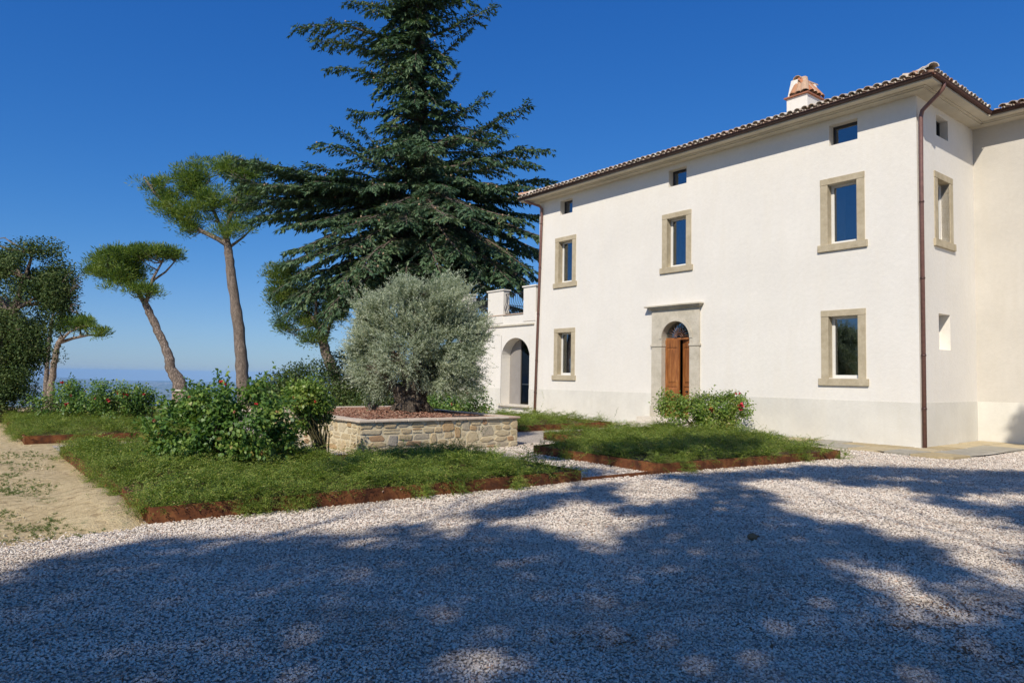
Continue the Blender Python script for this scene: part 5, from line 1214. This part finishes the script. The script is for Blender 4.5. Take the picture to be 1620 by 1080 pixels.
# ---------------------------------------------------------------- rose bushes and other shrubs
def flower_mesh(k):
    r_ = np.random.default_rng(k); V = []; n = 16
    az = r_.uniform(0, 6.28, n); e = r_.uniform(.1, 1.3, n); D = np.stack([np.cos(az) * np.cos(e), np.sin(az) * np.cos(e), np.sin(e)], 1)
    return leaves(np.zeros((n, 3)), D, r_.normal(size=(n, 3)), r_.uniform(.6, 1.1, n), r_.uniform(.6, .9, n), .2)
FL = [fast_mesh('flower', flower_mesh(k), 4, M['petal']) for k in range(3)]; FLO = [fast_mesh('flower', flower_mesh(k + 9), 4, M['petal_old']) for k in range(2)]
def rose(label, loc, ells, n_cl, per, size, mat, flowers, stems=14, cl_r=.22, shell=.35, cat='rose bush', group='rose bushes in the garden beds', spikes=0):
    b = np.array(loc, float); Y = b[1]
    t = empty('rose_bush', b, 0, label, cat, group)
    blobs = [pblob(x, y, rx, ry, Y + rng.uniform(-.15, .15), .85) for x, y, rx, ry in ells]
    V, cen = crown_leaves(blobs, n_cl, cl_r, per, size, .64, .5, .6, .45, hang=.25, fold=.1, rad_dir=.5, cull=-.15)
    sp = []
    for k in range(spikes):   # loose shoots that stick out of the outline
        q = cen[rng.integers(len(cen))]; ctr = np.mean([x[0] for x in blobs], 0); d = unit(q - ctr + np.array([0, 0, .25])); L_ = rng.uniform(.15, .42); m_ = 12
        tt = rng.random((m_, 1)); P = q + d * L_ * tt + rng.normal(size=(m_, 3)) * .025; Lf = size * rng.uniform(.6, 1.1, m_); sp.append(leaves(P, rdir(m_) + d * .5, rdir(m_) + np.array([0, 0, .6]), Lf, Lf * .6, .1))
    if sp: V = np.concatenate([V] + sp)
    link('foliage', fast_mesh('foliage', rel(V, b), 4, M[mat]), t)
    st = MB()
    for c_ in cen[rng.choice(len(cen), min(len(cen), stems * 3), replace=False)]:
        st.tube([rel(p, b) for p in branch_path(b + np.array([rng.uniform(-.08, .08), rng.uniform(-.08, .08), 0]), c_, .08, 5, .08)], [.013, .012, .010, .008, .006, .004], 4, cap=False)
    st.build('canes', M['cane'], t)
    for (px, py, r_, old) in flowers:
        p = at(px, py, Y - np.mean([q[1][1] for q in blobs]) * rng.uniform(.85, 1.15)); r_ = r_ * 1.5; o = link('flower', (FLO if old else FL)[rng.integers(2)], t, tuple(rel(p, b))); o.scale = (r_, r_, r_); o.rotation_euler = tuple(rng.uniform(-.9, .9, 3) + np.array([.5, 0, 0]))
rose('big spreading rose bush filling the left of the nearest bed', W(4.2, 15.1, .13), [(270, 665, 42, 42), (300, 640, 40, 26), (345, 640, 55, 34), (395, 632, 48, 32), (320, 690, 62, 38), (390, 675, 60, 42), (440, 655, 34, 34), (355, 705, 52, 24), (430, 698, 36, 24), (262, 700, 26, 20), (390, 612, 22, 14), (300, 618, 16, 12)], 600, 34, .078, 'rose',
     [(350, 604, .028, 0), (358, 608, .022, 0), (243, 665, .03, 1), (343, 682, .03, 1), (372, 652, .024, 1), (405, 640, .024, 0), (300, 628, .024, 1)], cl_r=.19, spikes=110)
rose('upright rose bush with pale new growth, between the big one and the stone planter', W(4.5, 13.35, .13), [(500, 610, 18, 18), (480, 635, 26, 22), (508, 648, 24, 22), (478, 662, 28, 20), (512, 600, 14, 18), (470, 618, 18, 14)], 300, 30, .070, 'rose_light',
     [(464, 630, .034, 0), (500, 635, .03, 0)], cl_r=.16, spikes=34)
rose('leftmost rose bush in the far bed, beside the oak', W(16.2, 15.7, .13), [(75, 640, 24, 16), (105, 625, 30, 22), (130, 638, 26, 20), (108, 648, 36, 14)], 340, 26, .075, 'rose', [(98, 606, .05, 0), (105, 641, .07, 0), (112, 626, .04, 1), (135, 620, .035, 1)], cl_r=.26, spikes=26)
rose('second rose bush in the far bed with a cluster of red blooms', W(14.3, 14.2, .13), [(170, 622, 26, 20), (200, 620, 34, 22), (190, 645, 44, 20), (222, 640, 24, 22), (160, 650, 22, 14)], 400, 26, .072, 'rose', [(188, 621, .07, 0), (195, 624, .08, 0), (200, 626, .07, 0), (170, 634, .06, 0), (150, 630, .04, 1), (228, 624, .04, 0)], cl_r=.26, spikes=30)
rose('rose bush in front of the wooden door by the house wall', W(5.0, 2.0, .13), [(1062, 640, 20, 18), (1090, 650, 34, 22), (1125, 650, 44, 26), (1155, 648, 28, 20), (1120, 672, 48, 16), (1075, 665, 26, 14), (1140, 640, 30, 18), (1062, 655, 20, 20)], 640, 30, .072, 'rose_light', [(1126, 648, .06, 0), (1168, 645, .085, 0), (1172, 641, .07, 0), (1164, 623, .04, 0), (1171, 622, .035, 0)], cl_r=.24, spikes=34)
rose('rounded rose bush behind the right end of the stone planter', W(12.4, 5.4, .05), [(705, 628, 26, 16), (735, 630, 34, 18), (755, 638, 20, 14), (720, 642, 44, 12)], 420, 26, .085, 'rose', [(741, 621, .06, 1), (748, 617, .06, 1), (715, 640, .05, 1)], cl_r=.28, spikes=20)
def shrub(name, label, Y, ells, n_cl, per, size, mat, zb=-.4, cl_r=.5, group=None, wl=.0, shell=.4):
    bx = at(np.mean([e[0] for e in ells]), 640, Y); b = np.array([bx[0], bx[1], zb]); t = empty(name, b, 0, label, 'shrub', group)
    blobs = [pblob(x, y, rx, ry, Y + rng.uniform(-.5, .5), .8) for x, y, rx, ry in ells]
    V, cen = crown_leaves(blobs, n_cl, cl_r, per, size, .6, .4, .6, shell, rad_dir=.4, cull=-1.1); link('foliage', fast_mesh('foliage', rel(V, b), 4, M[mat]), t)
    st = MB()
    for c_ in cen[:40]: st.tube([rel(p, b) for p in branch_path(b, c_, .05, 4, .1)], [.05, .04, .03, .02, .01], 4, cap=False)
    st.build('stems', M['deadwood'], t)
shrub('wild_shrub', 'broad green thicket on the slope just left of the forked pine', 40, [(440, 618, 30, 20), (478, 606, 34, 28), (455, 640, 45, 25), (425, 628, 20, 14)], 420, 30, .16, 'bush', -1, .8, 'wild shrubs behind the garden')
shrub('wild_shrub', 'taller loose green shrub right behind the forked pine trunk', 38, [(500, 590, 26, 26), (545, 585, 34, 32), (530, 615, 50, 34), (575, 610, 34, 34), (560, 645, 60, 24)], 520, 30, .15, 'bush', -1, .7, 'wild shrubs behind the garden')
shrub('wild_shrub', 'dark shrub in shade behind the olive trunk', 34, [(600, 620, 34, 26), (640, 620, 30, 30), (610, 645, 50, 20), (690, 615, 34, 26)], 420, 30, .13, 'oak', -.4, .6, 'wild shrubs behind the garden')
shrub('low_shrub', 'small bright shrub sprouting at the foot of the olive trunk', 17.2, [(592, 640, 13, 7), (586, 634, 8, 6)], 26, 24, .04, 'rose_light', .66, .12)

# ---------------------------------------------------------------- low wall at the hill edge, pale gatepost
t = empty('low_wall', W(21.4, 14.4), ROTZ, 'low pale stone wall along the edge of the hill behind the far bed', 'wall')
k = 0; x = -6.5
while x < 4.5:
    L = rng.uniform(.7, 1.1); MB().box(-.18, .18, x, x + L - .012, -.2, .13 + rng.uniform(-.006, .006)).build('wall_block', M['cream_stone'], t, bevel=.012); x += L
pc_ = at(284, 640, 28.5); pc_[2] = -.1
t = empty('stone_post', pc_, 0, 'short pale round post with a cap in front of the leaning pine', 'post')
MB().tube([(0, 0, 0), (0, 0, .9)], .30, 20).build('shaft', M['bark_pale'], t); MB().tube([(0, 0, .90), (0, 0, .96)], [.35, .35], 20).build('cap', M['cream_stone'], t)

# ---------------------------------------------------------------- trees behind the camera that throw the yard's shade
def shade():
    sdir = SUN / SUN[2]
    # ground points that lie in shade
    n = 46000; gx = rng.uniform(-11, 15, n); gy = rng.uniform(-5, 16.5, n); px, py = to_px(np.stack([gx, gy, np.zeros(n)], 1))
    bx = [-400, 0, 60, 170, 300, 420, 560, 660, 760, 850, 960, 1060, 1200, 1300, 1420, 1520, 1620, 2100]
    by = [990, 935, 890, 868, 855, 852, 850, 830, 805, 785, 768, 752, 748, 742, 740, 745, 750, 760]
    edge = np.interp(px, bx, by); vis = (gy > 2.5)
    sh = np.where(vis, py > edge, True)
    def hole(cx, cy, rx, ry): return ((px - cx) / rx) ** 2 + ((py - cy) / ry) ** 2 < 1
    lit = np.zeros(n, bool)
    for h_ in ((920, 825, 62, 22), (960, 852, 34, 14), (1020, 828, 26, 10), (835, 828, 40, 8), (1040, 778, 60, 14), (700, 828, 50, 14), (1330, 800, 90, 14), (1400, 815, 110, 14), (1280, 778, 60, 11), (1165, 799, 14, 5), (1500, 838, 100, 16), (1590, 868, 90, 18), (1410, 918, 50, 13), (1480, 960, 60, 14), (1560, 890, 60, 12), (1500, 1022, 26, 9), (770, 1050, 70, 24), (745, 1070, 60, 12), (1240, 766, 70, 7), (1450, 755, 90, 5), (1600, 930, 60, 20), (590, 858, 50, 8), (1400, 780, 120, 8), (1590, 790, 60, 8)):
        lit |= hole(h_[0], h_[1], h_[2] * 1.25, h_[3] * 1.5)
    sh &= ~(lit & vis)
    # upper darker bands in the sunlit zone at right
    for h_ in ((1330, 748, 130, 9), (1560, 755, 110, 8), (1500, 775, 60, 7)): sh |= hole(*h_) & vis
    for h_ in ((1130, 722, 75, 14), (700, 730, 110, 14), (560, 760, 30, 8), (900, 750, 60, 10), (1000, 728, 60, 9), (880, 690 + 30, 30, 8)): sh |= hole(*h_) & vis & (rng.random(n) < .8)
    # unseen ground: a broad round crown shade
    uns = ~vis; sh = np.where(uns, ((gx + 1) / 8) ** 2 + ((gy - 1) / 4) ** 2 < 1, sh)
    sh &= (px > -1200) & (px < 2500) | uns
    g = np.stack([gx, gy, np.zeros(n)], 1)[sh]
    # wall shade at the far right
    wv = np.stack([rng.uniform(-2.6, -.95, 900), np.full(900, -3.78), rng.uniform(.0, 1.0, 900)], 1); kk = wv[:, 2] < .75 + .3 * (-1.0 - wv[:, 0])
    wv = wv[kk]; ww = np.array([W(a, b_, c_) for a, b_, c_ in wv]); ww = ww[rng.random(len(ww)) < .5]
    return g, ww, sdir
g, ww, sdir = shade()
anchors = [(-7.5, -9.5, 'broad shade oak standing behind the photographer on the left'), (1.5, -11.0, 'broad shade oak standing behind the photographer in the middle'), (10.5, -5.0, 'shade oak standing out of frame to the right of the yard')]
def shade_trees():
    import itertools
    P = np.concatenate([g, ww]); n = len(P); h = rng.uniform(11, 15, n)
    # keep every clump above the top of the picture
    for _ in range(12):
        Q = P + sdir * h[:, None]; el = np.arctan2(Q[:, 2] - EYE, np.hypot(Q[:, 0], np.maximum(Q[:, 1], .01))); bad = (Q[:, 1] > 0) & (el < R(40)) ; h[bad] += .6
    Q = P + sdir * h[:, None]
    ax_ = np.array([(a[0], a[1]) for a in anchors]); own = np.argmin(((Q[:, None, :2] - ax_[None]) ** 2).sum(-1), 1)
    for k, (x, y, lab) in enumerate(anchors):
        q = Q[own == k]
        if len(q) < 10: continue
        b = np.array([x, y, 0.]); t = empty('shade_tree', b, 0, lab, 'tree')
        rep = 8; i_ = np.repeat(np.arange(len(q)), rep); m_ = len(i_)
        PP = q[i_] + rng.normal(size=(m_, 3)) * .12; L = rng.uniform(.11, .20, m_)
        V = leaves(PP, rdir(m_), rdir(m_) * .8 + SUN, L, L * .62, .08); link('crown', fast_mesh('crown', rel(V, b), 4, M['shade_leaf']), t)
        tr = MB(); tr.tube([(0, 0, -.05), (.05, 0, .8), (0, .1, 3), (-.1, .05, 5.6), (0, 0, 8.2)], [.42, .33, .29, .25, .2], 12, jit=.05)
        for c_ in q[rng.choice(len(q), 46, replace=False)]:
            tr.tube([rel(p, b) for p in branch_path(b + np.array([0, 0, rng.uniform(5, 8.1)]), c_, .06, 6, .08)], [.05, .042, .034, .026, .02, .014, .008], 6, cap=False)
        tr.build('trunk', M['bark_cedar'], t)
    return n
NSH = shade_trees()
print('pebbles', NPEB, 'cedar leaves', NCED, 'shade pts', NSH, 'objects', len(bpy.data.objects))

#print('tris', sum(sum(len(p.vertices) - 2 for p in o.data.polygons) for o in bpy.data.objects if o.type == 'MESH' and len(o.data.polygons) > 2000))
